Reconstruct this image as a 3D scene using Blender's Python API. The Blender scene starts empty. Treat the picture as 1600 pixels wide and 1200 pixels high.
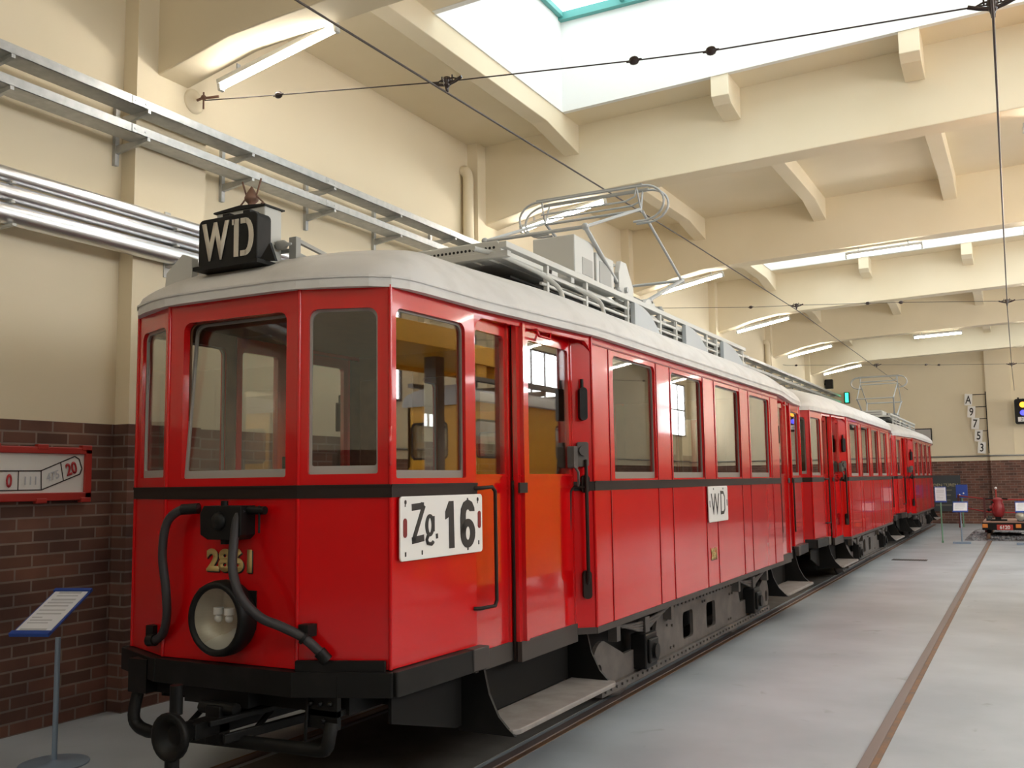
import bpy, bmesh, math, random
from mathutils import Vector, Matrix
random.seed(7)
C = bpy.context.scene.collection
PI = math.pi
V = Vector

# ------------------------------------------------------------------ camera
cam_d = bpy.data.cameras.new('camera'); cam = bpy.data.objects.new('camera', cam_d); C.objects.link(cam)
F_, YAW, PITCH, ROLL = 1514.24, 0.4848, 0.10012, -0.01424
CAM = V((3.76272, -3.89275, 1.74549))
d_ = V((-math.sin(YAW)*math.cos(PITCH), math.cos(YAW)*math.cos(PITCH), math.sin(PITCH)))
r0 = V((math.cos(YAW), math.sin(YAW), 0)); u0 = r0.cross(d_)
r_ = r0*math.cos(ROLL)+u0*math.sin(ROLL); u_ = -r0*math.sin(ROLL)+u0*math.cos(ROLL)
M4 = Matrix((r_, u_, -d_)).transposed().to_4x4(); M4.translation = CAM
cam.matrix_world = M4
cam_d.sensor_fit = 'HORIZONTAL'; cam_d.sensor_width = 36; cam_d.lens = 36*F_/1600
cam_d.clip_start = 0.05; cam_d.clip_end = 200
sc = bpy.context.scene; sc.camera = cam

# ------------------------------------------------------------------ world, exposure
w = bpy.data.worlds.new('sky'); sc.world = w; w.use_nodes = True
bg = w.node_tree.nodes['Background']; bg.inputs[0].default_value = (.75, .87, 1, 1); bg.inputs[1].default_value = 1.0
vs = sc.view_settings; vs.view_transform = 'Standard'; vs.look = 'None'; vs.gamma = 1; vs.use_curve_mapping = False
vs.exposure = 1.0
SKY_EMIT = 1.25      # frosted roof-light glazing, lit by the sky
WIN_EMIT = 5.5       # frosted right-wall windows, added unseen as fill light
TUBE_EMIT = 30.0     # fluorescent tubes

# ------------------------------------------------------------------ materials
def mat(name, col, rough=.5, metal=0, coat=0, spec=.5, emit=None, es=1, noise=None, bump=None):
    m = bpy.data.materials.new(name); m.use_nodes = True
    nt = m.node_tree; b = nt.nodes['Principled BSDF']
    b.inputs['Base Color'].default_value = (*col, 1); b.inputs['Roughness'].default_value = rough
    b.inputs['Metallic'].default_value = metal; b.inputs['Coat Weight'].default_value = coat
    b.inputs['Coat Roughness'].default_value = .05
    b.inputs['Specular IOR Level'].default_value = spec
    if emit:
        b.inputs['Emission Color'].default_value = (*emit, 1); b.inputs['Emission Strength'].default_value = es
    if noise or bump:
        g = nt.nodes.new('ShaderNodeNewGeometry')
    if noise:
        sc_, col2, lo, hi = noise
        n = nt.nodes.new('ShaderNodeTexNoise'); n.inputs['Scale'].default_value = sc_; n.inputs['Detail'].default_value = 6
        r = nt.nodes.new('ShaderNodeValToRGB'); r.color_ramp.elements[0].position = lo; r.color_ramp.elements[1].position = hi
        r.color_ramp.elements[0].color = (*col, 1); r.color_ramp.elements[1].color = (*col2, 1)
        nt.links.new(g.outputs['Position'], n.inputs['Vector'])
        nt.links.new(n.outputs['Fac'], r.inputs['Fac']); nt.links.new(r.outputs['Color'], b.inputs['Base Color'])
    if bump:
        n2 = nt.nodes.new('ShaderNodeTexNoise'); n2.inputs['Scale'].default_value = bump[0]; n2.inputs['Detail'].default_value = 3
        bp = nt.nodes.new('ShaderNodeBump'); bp.inputs['Strength'].default_value = bump[1]; bp.inputs['Distance'].default_value = bump[2]
        nt.links.new(g.outputs['Position'], n2.inputs['Vector'])
        nt.links.new(n2.outputs['Fac'], bp.inputs['Height']); nt.links.new(bp.outputs['Normal'], b.inputs['Normal'])
    return m

def glass_mat(name, f0):
    m = bpy.data.materials.new(name); m.use_nodes = True; nt = m.node_tree; nt.nodes.clear()
    L = nt.links.new; N = nt.nodes.new
    o = N('ShaderNodeOutputMaterial'); mx = N('ShaderNodeMixShader')
    t = N('ShaderNodeBsdfTransparent'); t.inputs[0].default_value = (.96, .97, .955, 1)
    g = N('ShaderNodeBsdfGlossy'); g.inputs['Roughness'].default_value = .015
    # thin pane: the same Fresnel term from both sides
    ge = N('ShaderNodeNewGeometry'); dt = N('ShaderNodeVectorMath'); dt.operation = 'DOT_PRODUCT'; L(ge.outputs['Normal'], dt.inputs[0]); L(ge.outputs['Incoming'], dt.inputs[1])
    def mth(op, a, b=None):
        k = N('ShaderNodeMath'); k.operation = op
        for i, q in enumerate((a, b)):
            if q is None: continue
            if isinstance(q, (int, float)): k.inputs[i].default_value = q
            else: L(q, k.inputs[i])
        return k.outputs[0]
    f = mth('ADD', mth('MULTIPLY', mth('POWER', mth('SUBTRACT', 1.0, mth('ABSOLUTE', dt.outputs['Value'])), 5.0), 1-f0), f0)
    L(f, mx.inputs[0]); L(t.outputs[0], mx.inputs[1]); L(g.outputs[0], mx.inputs[2])
    L(mx.outputs[0], o.inputs[0]); return m

def wall_mat(name, axis):
    """plaster above, brick dado below z = 2.245; axis = the horizontal axis the wall runs along"""
    m = bpy.data.materials.new(name); m.use_nodes = True; nt = m.node_tree; b = nt.nodes['Principled BSDF']
    L = nt.links.new; N = nt.nodes.new
    g = N('ShaderNodeNewGeometry'); sx = N('ShaderNodeSeparateXYZ'); L(g.outputs['Position'], sx.inputs[0])
    cb = N('ShaderNodeCombineXYZ')
    if axis == 'xy':
        ad = N('ShaderNodeMath'); ad.operation = 'ADD'; L(sx.outputs[0], ad.inputs[0]); L(sx.outputs[1], ad.inputs[1]); L(ad.outputs[0], cb.inputs[0])
    else: L(sx.outputs[axis], cb.inputs[0])
    L(sx.outputs[2], cb.inputs[1])
    br = N('ShaderNodeTexBrick'); L(cb.outputs[0], br.inputs['Vector'])
    br.inputs['Scale'].default_value = 1; br.inputs['Brick Width'].default_value = .27; br.inputs['Row Height'].default_value = .09
    br.inputs['Mortar Size'].default_value = .009; br.inputs['Mortar Smooth'].default_value = .3
    br.inputs['Color1'].default_value = (.23, .11, .08, 1); br.inputs['Color2'].default_value = (.12, .066, .052, 1)
    br.inputs['Mortar'].default_value = (.27, .205, .175, 1)
    nz = N('ShaderNodeTexNoise'); nz.inputs['Scale'].default_value = 2.2; nz.inputs['Detail'].default_value = 5; L(g.outputs['Position'], nz.inputs['Vector'])
    r = N('ShaderNodeValToRGB'); r.color_ramp.elements[0].position = .3; r.color_ramp.elements[1].position = .7
    r.color_ramp.elements[0].color = (.65, .65, .68, 1); r.color_ramp.elements[1].color = (1.15, 1.1, 1.05, 1); L(nz.outputs['Fac'], r.inputs[0])
    mu = N('ShaderNodeMix'); mu.data_type = 'RGBA'; mu.blend_type = 'MULTIPLY'; mu.inputs[0].default_value = 1
    L(br.outputs['Color'], mu.inputs[6]); L(r.outputs[0], mu.inputs[7])
    # plaster with faint mottling
    r2 = N('ShaderNodeValToRGB'); r2.color_ramp.elements[0].color = (*PLASTER, 1); r2.color_ramp.elements[1].color = (PLASTER[0]*.93, PLASTER[1]*.92, PLASTER[2]*.88, 1)
    n3 = N('ShaderNodeTexNoise'); n3.inputs['Scale'].default_value = .9; L(g.outputs['Position'], n3.inputs['Vector']); L(n3.outputs['Fac'], r2.inputs[0])
    gt = N('ShaderNodeMath'); gt.operation = 'GREATER_THAN'; gt.inputs[1].default_value = 2.245; L(sx.outputs[2], gt.inputs[0])
    mx = N('ShaderNodeMix'); mx.data_type = 'RGBA'; L(gt.outputs[0], mx.inputs[0]); L(mu.outputs[2], mx.inputs[6]); L(r2.outputs[0], mx.inputs[7])
    L(mx.outputs[2], b.inputs['Base Color']); b.inputs['Roughness'].default_value = .8; b.inputs['Specular IOR Level'].default_value = .25
    bp = N('ShaderNodeBump'); bp.inputs['Strength'].default_value = .5; bp.inputs['Distance'].default_value = .006; bp.invert = True
    iv = N('ShaderNodeMath'); iv.operation = 'SUBTRACT'; iv.inputs[0].default_value = 1; L(gt.outputs[0], iv.inputs[1])
    ml = N('ShaderNodeMath'); ml.operation = 'MULTIPLY'; L(br.outputs['Fac'], ml.inputs[0]); L(iv.outputs[0], ml.inputs[1])
    L(ml.outputs[0], bp.inputs['Height']); L(bp.outputs[0], b.inputs['Normal'])
    return m

PLASTER = (.84, .74, .56)
m_plaster = mat('cream plaster', PLASTER, .8, spec=.25, noise=(.8, (PLASTER[0]*.93, PLASTER[1]*.92, PLASTER[2]*.88), .3, .7))
m_white = mat('white plaster', (.86, .86, .83), .8, spec=.2)
m_wallL = wall_mat('brick and cream plaster', 1)
m_wallB = wall_mat('brick and cream plaster across', 0)
m_wallP = wall_mat('brick and cream plaster pier', 'xy')
def floor_mat():
    m = mat('grey concrete floor', (.31, .34, .37), .42, spec=.35, noise=(.8, (.43, .465, .50), .33, .66), bump=(18, .06, .004))
    nt = m.node_tree; b = nt.nodes['Principled BSDF']
    src = b.inputs['Base Color'].links[0].from_socket
    n = nt.nodes.new('ShaderNodeTexNoise'); n.inputs['Scale'].default_value = 3.1; n.inputs['Detail'].default_value = 4; n.inputs['Distortion'].default_value = .6
    r = nt.nodes.new('ShaderNodeValToRGB'); r.color_ramp.elements[0].position = .22; r.color_ramp.elements[1].position = .34
    r.color_ramp.elements[0].color = (.62, .60, .57, 1); r.color_ramp.elements[1].color = (1, 1, 1, 1)
    g = nt.nodes.new('ShaderNodeNewGeometry'); nt.links.new(g.outputs['Position'], n.inputs['Vector'])
    mu = nt.nodes.new('ShaderNodeMix'); mu.data_type = 'RGBA'; mu.blend_type = 'MULTIPLY'; mu.inputs[0].default_value = 1
    nt.links.new(n.outputs['Fac'], r.inputs[0]); nt.links.new(src, mu.inputs[6]); nt.links.new(r.outputs[0], mu.inputs[7]); nt.links.new(mu.outputs[2], b.inputs['Base Color'])
    return m
m_floor = floor_mat()
m_bed = mat('dark track bed', (.13, .115, .10), .7, noise=(3, (.19, .175, .155), .35, .7))
m_red = mat('glossy red paint', (.57, .002, .004), .22, coat=.5, spec=.4, bump=(2.1, .12, .008)); m_red.node_tree.nodes['Principled BSDF'].inputs['Coat IOR'].default_value = 1.5
m_reddoor = mat('glossier red door paint', (.57, .002, .004), .16, coat=1, bump=(2.1, .08, .006)); m_reddoor.node_tree.nodes['Principled BSDF'].inputs['Coat IOR'].default_value = 2.0  # same red as the body, coat raised to mirror the yellow railcar
m_bead = mat('dark red beading', (.26, .006, .008), .45, spec=.3)
m_vent = mat('blue grey ventilator shading', (.40, .43, .45), .5)  # blue-grey tone puts the plates' bluish shading into their colour
m_yel = mat('glossy golden yellow paint', (.95, .47, .02), .35)
m_roof = mat('light grey canvas roof', (.66, .64, .62), .65, noise=(5, (.56, .54, .515), .45, .8), bump=(9, .15, .01))
m_rgrey = mat('light grey paint', (.56, .56, .53), .5)
m_rgrey2 = mat('mid grey paint', (.33, .33, .31), .5)
m_black = mat('black iron', (.006, .0055, .005), .5, spec=.25, noise=(7, (.014, .012, .011), .5, .8))
m_iron = mat('dusty dark iron', (.075, .064, .058), .65, noise=(6, (.125, .105, .092), .4, .75))
m_underdark = mat('dark underframe and roof shade', (.010, .009, .008), .75, spec=.2)
m_belt = mat('dark brown rail paint', (.020, .011, .008), .6, spec=.25)
m_trim = mat('dark grey sill paint', (.055, .045, .040), .55, spec=.3)
m_tread = mat('worn grey step boards', (.26, .235, .22), .6, noise=(9, (.20, .175, .16), .4, .7))
m_wood = mat('varnished brown wood', (.17, .075, .03), .4, noise=(11, (.10, .042, .018), .3, .7))
m_frame = mat('grey brown window frame', (.22, .19, .165), .45)
m_cream = mat('cream ceiling paint', (.62, .56, .45), .6)
m_glass = glass_mat('side window glass', .20)
m_clear = glass_mat('clear window glass', .06)
m_metal = mat('galvanised steel', (.42, .44, .45), .45, metal=.7, noise=(14, (.55, .56, .57), .3, .7))
m_alu = mat('shiny aluminium cladding', (.74, .75, .78), .36, metal=1, bump=(26, .12, .004))
m_steel = mat('grey pantograph tubing', (.42, .43, .43), .45, metal=.35)
m_rail = mat('rusty rail steel', (.22, .11, .05), .6, metal=.1, noise=(9, (.13, .085, .065), .35, .7))
m_railtop = mat('worn rail head', (.19, .145, .135), .5, metal=.2)
m_rub = mat('black rubber hose', (.03, .026, .028), .55)
m_chrome = mat('silvered lamp reflector', (.50, .46, .37), .45, metal=.6)
m_gold = mat('gold lettering', (.50, .34, .12), .45)
m_ink = mat('black lettering', (.02, .016, .014), .5)
m_plate = mat('white enamel plate', (.82, .80, .77), .3, coat=.3)
m_redink = mat('red lettering', (.45, .02, .025), .45)
m_lframe = mat('light window bead', (.34, .32, .29), .4)
m_signred = mat('red sign frame', (.42, .03, .02), .45)
m_blue = mat('blue frame', (.02, .07, .36), .4)
m_paper = mat('white printed sheet', (.80, .82, .86), .5)
m_grey = mat('grey print', (.52, .53, .57), .6)
m_green = mat('green post', (.16, .33, .20), .45)
m_bluegrey = mat('blue grey stand metal', (.26, .33, .42), .4, metal=.3)
m_cable = mat('dark copper wire', (.06, .045, .04), .5)
m_ins = mat('dark porcelain', (.045, .03, .028), .25)
m_tube = mat('lit fluorescent tube', (.9, .9, .9), .4, emit=(1, .94, .85), es=TUBE_EMIT)
m_sky = mat('sky-lit frosted glazing', (.9, .95, 1), .5, emit=(.93, .97, 1.0), es=SKY_EMIT)
m_pane = mat('frosted fill-light window', (.9, .95, 1), .5, emit=(.95, .98, 1.0), es=WIN_EMIT)
m_teal = mat('blue green roof light bars', (.10, .36, .33), .5)
m_rust = mat('rusty brown insulator', (.20, .105, .07), .6)
m_amber = mat('amber lens', (.75, .25, .05), .25)
m_deck = mat('pinkish brown boards', (.40, .24, .18), .7)
m_gravel = mat('grey ballast', (.30, .30, .31), .9, noise=(30, (.14, .14, .15), .4, .6))
m_letter = mat('cream lamp lettering', (.66, .60, .50), .4)
m_dark = mat('dark recess', (.012, .011, .010), .8)

# ------------------------------------------------------------------ mesh helpers
class B:
    def __init__(s): s.bm = bmesh.new()
    def vs(s, pts): return [s.bm.verts.new(p) for p in pts]
    def face(s, vv, sm=False):
        try:
            f = s.bm.faces.new(vv); f.smooth = sm; return f
        except ValueError: return None
    def box(s, x0, x1, y0, y1, z0, z1):
        v = s.vs([(x, y, z) for z in (z0, z1) for y in (y0, y1) for x in (x0, x1)])
        for q in ((0, 2, 3, 1), (4, 5, 7, 6), (0, 1, 5, 4), (2, 6, 7, 3), (0, 4, 6, 2), (1, 3, 7, 5)): s.face([v[i] for i in q])
        return s
    def obox(s, c, a, b, n):
        """box centred at c with half-vectors a, b, n"""
        c, a, b, n = V(c), V(a), V(b), V(n)
        v = s.vs([c+i*a+j*b+k*n for k in (-1, 1) for j in (-1, 1) for i in (-1, 1)])
        for q in ((0, 2, 3, 1), (4, 5, 7, 6), (0, 1, 5, 4), (2, 6, 7, 3), (0, 4, 6, 2), (1, 3, 7, 5)): s.face([v[i] for i in q])
        return s
    def bar(s, p, q, w, h, up=(0, 0, 1)):
        p, q = V(p), V(q); d = (q-p); L = d.length; d.normalize(); up = V(up)
        a = d.cross(up); a = a.normalized() if a.length > 1e-5 else V((1, 0, 0)); b = a.cross(d).normalized()
        return s.obox((p+q)/2, d*L/2, a*w/2, b*h/2)
    def prism(s, loop, vec, sm=False):
        vec = V(vec); a = s.vs(loop); b = s.vs([V(p)+vec for p in loop]); n = len(loop)
        s.face(a); s.face(b[::-1])
        for i in range(n): s.face([a[i], a[(i+1) % n], b[(i+1) % n], b[i]], sm)
        return s
    def cyl(s, p, q, r, n=14, r2=None):
        return s.tube([p, q], r, n, r2=r2)
    def tube(s, pts, r, n=8, closed=False, r2=None, caps=True):
        P = [V(p) for p in pts]; m = len(P); rings = []; prev = None
        for i, p in enumerate(P):
            if closed: d = (P[(i+1) % m]-P[i-1])
            elif i == 0: d = P[1]-P[0]
            elif i == m-1: d = P[-1]-P[-2]
            else: d = (P[i+1]-p).normalized()+(p-P[i-1]).normalized()
            if d.length < 1e-9: d = V((0, 0, 1))
            d.normalize()
            if prev is None:
                a = d.cross(V((0, 0, 1)));
                if a.length < 1e-3: a = d.cross(V((1, 0, 0)))
            else: a = prev-d*prev.dot(d)
            a.normalize(); prev = a; b = d.cross(a)
            rr = r if r2 is None else r+(r2-r)*i/(m-1)
            rings.append(s.vs([p+(a*math.cos(2*PI*k/n)+b*math.sin(2*PI*k/n))*rr for k in range(n)]))
        for i in range(m if closed else m-1):
            A, D = rings[i], rings[(i+1) % m]
            for k in range(n): s.face([A[k], A[(k+1) % n], D[(k+1) % n], D[k]], True)
        if caps and not closed:
            for R in (rings[0], rings[-1]): s.face(s.vs([v.co for v in R]))
        return s
    def lathe(s, c, ax, prof, n=20):
        """prof = [(distance along ax, radius)]"""
        c, ax = V(c), V(ax).normalized(); a = ax.cross(V((0, 0, 1)))
        if a.length < 1e-3: a = V((1, 0, 0))
        a.normalize(); b = ax.cross(a); R = []
        for h, r in prof: R.append(s.vs([c+ax*h+(a*math.cos(2*PI*k/n)+b*math.sin(2*PI*k/n))*max(r, 1e-4) for k in range(n)]))
        for i in range(len(R)-1):
            for k in range(n): s.face([R[i][k], R[i][(k+1) % n], R[i+1][(k+1) % n], R[i+1][k]], True)
        return s
    def ball(s, c, r, sc_=(1, 1, 1), n=2):
        m = Matrix.Translation(V(c)) @ Matrix.Diagonal((*[r*k for k in sc_], 1))
        g = bmesh.ops.create_icosphere(s.bm, subdivisions=n, radius=1, matrix=m)
        for v in g['verts']:
            for f in v.link_faces: f.smooth = True
        return s
    def panel(s, A, Bp, loops, th, off=0.0):
        """wall panel in the vertical plane through plan points A->B; loops[0] outline, the rest holes, in (s, z);
        outside is to the right of A->B seen from above"""
        A, Bp = V((A[0], A[1], 0)), V((Bp[0], Bp[1], 0)); t = (Bp-A).normalized(); n = V((t.y, -t.x, 0))
        tmp = bmesh.new(); es = []
        for lp in loops:
            vv = [tmp.verts.new((p[0], p[1], 0)) for p in lp]
            es += [tmp.edges.new((vv[i], vv[(i+1) % len(vv)])) for i in range(len(vv))]
        bmesh.ops.triangle_fill(tmp, edges=es, use_beauty=True)
        tmp.verts.index_update()
        co = [v.co.copy() for v in tmp.verts]; tri = [[v.index for v in f.verts] for f in tmp.faces]; tmp.free()
        to3 = lambda p, o: A+t*p[0]+n*o+V((0, 0, p[1]))
        fo = s.vs([to3(p, off) for p in co]); fi = s.vs([to3(p, off-th) for p in co])
        for q in tri: s.face([fo[i] for i in q]); s.face([fi[i] for i in reversed(q)])
        k = 0
        for lp in loops:
            m = len(lp)
            for i in range(m): s.face([fo[k+i], fo[k+(i+1) % m], fi[k+(i+1) % m], fi[k+i]])
            k += m
        return s

def rr(s0, s1, z0, z1, rt=.05, rb=.012, n=5):
    """rounded rectangle, counter-clockwise in (s, z)"""
    L = []
    for (cx, cz, r, a0) in ((s1-rb, z0+rb, rb, -PI/2), (s1-rt, z1-rt, rt, 0), (s0+rt, z1-rt, rt, PI/2), (s0+rb, z0+rb, rb, PI)):
        for k in range(n+1): L.append((cx+r*math.cos(a0+PI/2*k/n), cz+r*math.sin(a0+PI/2*k/n)))
    return L
def rect(s0, s1, z0, z1): return [(s0, z0), (s1, z0), (s1, z1), (s0, z1)]

def obj(name, b, m, parent=None, bevel=0, seg=2):
    bm = b.bm if isinstance(b, B) else b
    bmesh.ops.recalc_face_normals(bm, faces=bm.faces)
    me = bpy.data.meshes.new(name); bm.to_mesh(me); bm.free()
    for k in (m if isinstance(m, (list, tuple)) else [m]): me.materials.append(k)
    o = bpy.data.objects.new(name, me); C.objects.link(o)
    if parent: o.parent = parent
    if bevel:
        md = o.modifiers.new('bevel', 'BEVEL'); md.width = bevel; md.segments = seg; md.limit_method = 'ANGLE'; md.angle_limit = .7
    return o
def tag(o, label=None, cat=None, group=None, kind=None):
    if label: o['label'] = label
    if cat: o['category'] = cat
    if group: o['group'] = group
    if kind: o['kind'] = kind
    return o
def empty(name, loc, label=None, cat=None, group=None, rz=0):
    o = bpy.data.objects.new(name, None); C.objects.link(o); o.location = loc; o.rotation_euler.z = rz; o.empty_display_size = .2
    return tag(o, label, cat, group)
def struct(name, b, m, bevel=0, label=None):
    o = obj(name, b, m, None, bevel); o['kind'] = 'structure'
    if label: o['label'] = label
    return o
def text(name, s, m, pos, u, v, size, parent=None, xs=1, off=0, ext=.002, align='CENTER', sp=1):
    """lettering: pos = centre of the line, u = reading direction, v = up"""
    cu = bpy.data.curves.new(name, 'FONT'); cu.body = s; cu.size = 1; cu.align_x = align; cu.align_y = 'CENTER'; cu.offset = off; cu.extrude = 0
    cu.space_character = sp; cu.resolution_u = 4
    t = bpy.data.objects.new(name, cu); C.objects.link(t); bpy.context.view_layer.update()
    me = bpy.data.meshes.new_from_object(t.evaluated_get(bpy.context.evaluated_depsgraph_get()))
    bpy.data.objects.remove(t); bpy.data.curves.remove(cu)
    zs = [q.co.y for q in me.vertices]; xs_ = [q.co.x for q in me.vertices]
    cy, cx, h = (min(zs)+max(zs))/2, (min(xs_)+max(xs_))/2, max(zs)-min(zs)
    u, v = V(u).normalized(), V(v).normalized(); n = u.cross(v)
    k = size/h                      # size = height of the lettering
    for q in me.vertices: q.co = V(pos)+u*((q.co.x-cx)*k*xs)+v*((q.co.y-cy)*k)+n*ext
    me.name = name; me.materials.clear(); me.materials.append(m)
    o = bpy.data.objects.new(name, me); C.objects.link(o)
    if parent: o.parent = parent
    md = o.modifiers.new('thickness', 'SOLIDIFY'); md.thickness = max(ext, .001); md.offset = 0
    return o
def smooth_path(P, n=6):
    """Catmull-Rom through points"""
    P = [V(p) for p in P]; Q = [2*P[0]-P[1]]+P+[2*P[-1]-P[-2]]; R = []
    for i in range(1, len(Q)-2):
        for k in range(n):
            t = k/n; a, b, c, d = Q[i-1], Q[i], Q[i+1], Q[i+2]
            R.append(.5*((2*b)+(c-a)*t+(2*a-5*b+4*c-d)*t*t+(3*b-a-3*c+d)*t**3))
    return R+[P[-1]]
# ------------------------------------------------------------------ the hall
XL, XR, YF, YBK = -2.70, 10.6, -9.43, 34.87
PILX = -2.54
BEAM0, BS = 1.89, 5.66
beams_y = [BEAM0+BS*k for k in range(-1, 6)]
def zo(y):                       # the roof rises slightly towards the far end
    P = [(-20, -.03), (1.9, -.02), (7.5, 0), (13.2, .10), (30, .13), (60, .14)]
    for (a, za), (b, zb) in zip(P, P[1:]):
        if y <= b: return za+(zb-za)*(y-a)/(b-a)
def tl(x): return .03*(min(x, 8-x)+.3)   # and towards the middle
SLAB = 6.38
b = B()
b.box(XL-.5, XR+.5, YF-.5, YBK+.5, -.3, 0)
floor = struct('floor', b, m_floor)

def pier(b, x0, x1, y0, y1): b.box(x0, x1, y0, y1, 0, 7)
b = B(); b.box(XL-.3, XL, YF-.3, YBK+.3, 0, 7)
for y in beams_y: pier(b, XL-.02, PILX, y-.385, y+.385)
struct('wall_left', b, m_wallP)
b = B(); b.box(XR, XR+.3, YF-.3, YBK+.3, 0, 7)
for y in beams_y: pier(b, XR-.16, XR+.02, y-.385, y+.385)
struct('wall_right', b, m_wallP)
b = B(); b.box(XL, XR, YBK, YBK+.3, 0, 7); pier(b, 2.65, 3.46, YBK-.17, YBK+.02); pier(b, 8.4, 9.2, YBK-.17, YBK+.02)
struct('wall_back', b, m_wallP)
b = B(); b.box(XL, XR, YF-.3, YF, 0, 7)
struct('wall_front', b, m_wallP)

# ceiling slab with roof-light openings
xs_open = (-1.13, 8.95)
knots = [YF]+beams_y+[YBK]
skies = [(YF+1.97, YF+4.96)]  # roof light behind the camera, unseen, put in to brighten the tram front
b = B()
def slab(b, x0, x1, y0, y1):
    xs = [x0]+[x for x in (4.0,) if x0 < x < x1]+[x1]
    for a, c in zip(xs, xs[1:]):
        lo = [(x, y, SLAB+tl(x)+zo(y)) for (x, y) in ((a, y0), (c, y0), (c, y1), (a, y1))]
        b.prism(lo, (0, 0, .18))
for i, (ya, yb) in enumerate(zip(knots, knots[1:])):
    if i in (0, 2, 4, 6):
        y0, y1 = ya+1.97, ya+4.96
        if i: skies.append((y0, y1))
        slab(b, XL, xs_open[0], ya, yb); slab(b, xs_open[1], XR, ya, yb)
        slab(b, *xs_open, ya, y0); slab(b, *xs_open, y1, yb)
    else: slab(b, XL, XR, ya, yb)
struct('ceiling', b, m_plaster)
# roof lights: shaft, glazing, bars
for i, (y0, y1) in enumerate(skies):
    b = B(); x0, x1 = xs_open; zt = 7.62
    b.box(x0-.05, x1+.05, y0-.05, y1+.05, zt, zt+.02)
    win = struct('window_%d' % (i+1), b, m_sky)
    b = B(); e = .012; sb = lambda x, y: SLAB+tl(x)+zo(y)-.004
    for xx, w_ in ((x0+e, -.07), (x1-e, .07)):
        b.prism([(xx, y0+e, sb(xx, y0)), (xx, y1-e, sb(xx, y1)), (xx, y1-e, zt), (xx, y0+e, zt)], (w_, 0, 0))
    for yy, w_ in ((y0+e, -.07), (y1-e, .07)):
        b.prism([(x0+e, yy, sb(x0, yy)), (4, yy, sb(4, yy)), (x1-e, yy, sb(x1, yy)), (x1-e, yy, zt), (x0+e, yy, zt)], (0, w_, 0))
    obj('reveal', b, m_white, win)
    b = B(); yb_ = y1-.03
    for yy in (y0+.05, (y0+y1)/2, y1-.05): b.box(x0, x1, yy-.04, yy+.04, zt-.10, zt-.003)
    nb = 12
    for k in range(nb+1):
        x = x0+.05+(x1-x0-.1)*k/nb; b.box(x-.03, x+.03, y0+.02, y1-.02, zt-.07, zt-.004)
    obj('glazing_bar', b, m_teal, win)
# beams and ribs
for k, yc in enumerate(beams_y):
    z = lambda x: 5.465+tl(x)+zo(yc)
    xs = [(PILX-.05, 5.205), (-1.75, 5.385+zo(yc)*.5), (-1.2, z(-1.2)-.01), (-.5, z(-.5)), (4, z(4)), (8.4, z(8.4)), (9.6, 5.385+zo(yc)*.5), (XR-.1, 5.2)]
    loop = [(x, yc-.17, zz) for x, zz in xs]+[(XR-.1, yc-.17, 6.75), (PILX-.05, yc-.17, 6.75)]
    struct('trim_%d' % (k+1), B().prism(loop, (0, .34, 0)), m_plaster, .012)
n = 10
rib_x = (-1.24, .88, 2.93, 4.98, 7.02, 9.06)
def rib(name, x, ya, yb, ends):
    """shallow concrete rib; ends = which ends meet a beam and widen downwards"""
    zt = lambda y: SLAB+tl(x)+zo(y)+.05
    mid = lambda y: 6.13+tl(x)+zo(y)
    L = [(ya, mid(ya)-(.13 if ends[0] else 0))]
    if ends[0]: L += [(ya+.42, mid(ya)-.075), (ya+.95, mid(ya))]
    if ends[1]: L += [(yb-.95, mid(yb)), (yb-.42, mid(yb)-.075)]
    L = [p for p in L if ya-.01 <= p[0] <= yb+.01]; L.sort()
    L += [(yb, mid(yb)-(.13 if ends[1] else 0))]
    loop = [(x-.105, y, z) for y, z in L]+[(x-.105, yb, zt(yb)), (x-.105, ya, zt(ya))]
    return struct(name, B().prism(loop, (.21, 0, 0)), m_plaster, .008)
for i, (ya, yb) in enumerate(zip(knots, knots[1:])):
    a, c = ya+(.17 if i else 0), yb-(.17 if i < 7 else 0)
    for x in rib_x:
        if i in (0, 2, 4, 6) and xs_open[0] < x < xs_open[1]:
            y0, y1 = skies[i//2]
            rib('trim_%d' % n, x, a, y0, (1, 0)); n += 1
            rib('trim_%d' % n, x, y1, c, (0, 1)); n += 1
        else:
            rib('trim_%d' % n, x, a, c, (1, 1)); n += 1

# fluorescent tubes under the beams
def lamp(P, Q, label, group):
    r = empty('fluorescent_lamp', (0, 0, 0), label, 'lamp', group); r.location = (V(P)+V(Q))/2
    P, Q = V(P)-r.location, V(Q)-r.location; d = (Q-P).normalized(); up = V((0, 0, 1)); up = (up-d*up.dot(d)).normalized()
    b = B(); b.bar(P-d*.03+up*.052, Q+d*.03+up*.052, .07, .045)
    obj('housing', b, m_rgrey, r, .006)
    b = B(); b.cyl(P, Q, .021, 14); obj('tube', b, m_tube, r)
    for e, s in ((P, -1), (Q, 1)):
        b = B(); b.bar(e+d*s*.002, e+d*s*.034, .055, .06); obj('end_cap', b, m_rgrey, r, .005)
    for t in (.16, .84):
        p = P.lerp(Q, t)+up*.07
        b = B(); b.bar(p-d*.05, p+d*.05, .05, .01); b.box(p.x-.006, p.x+.006, p.y-.02, p.y+.02, p.z, p.z+.06); obj('clip', b, m_metal, r)
names = ['first beam, nearest the camera', 'second beam, behind the current collector', 'third beam from the camera',
         'fourth beam from the camera', 'fifth beam from the camera', 'last beam before the far wall']
for k in range(6):
    y = BEAM0+BS*k+.20; dz = zo(y)*.55
    lamp((-2.17, y, 5.175+dz), (-.96, y, 5.40+dz), 'lit fluorescent tube above the left aisle under the '+names[k], 'tubes over the left aisle')
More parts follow.
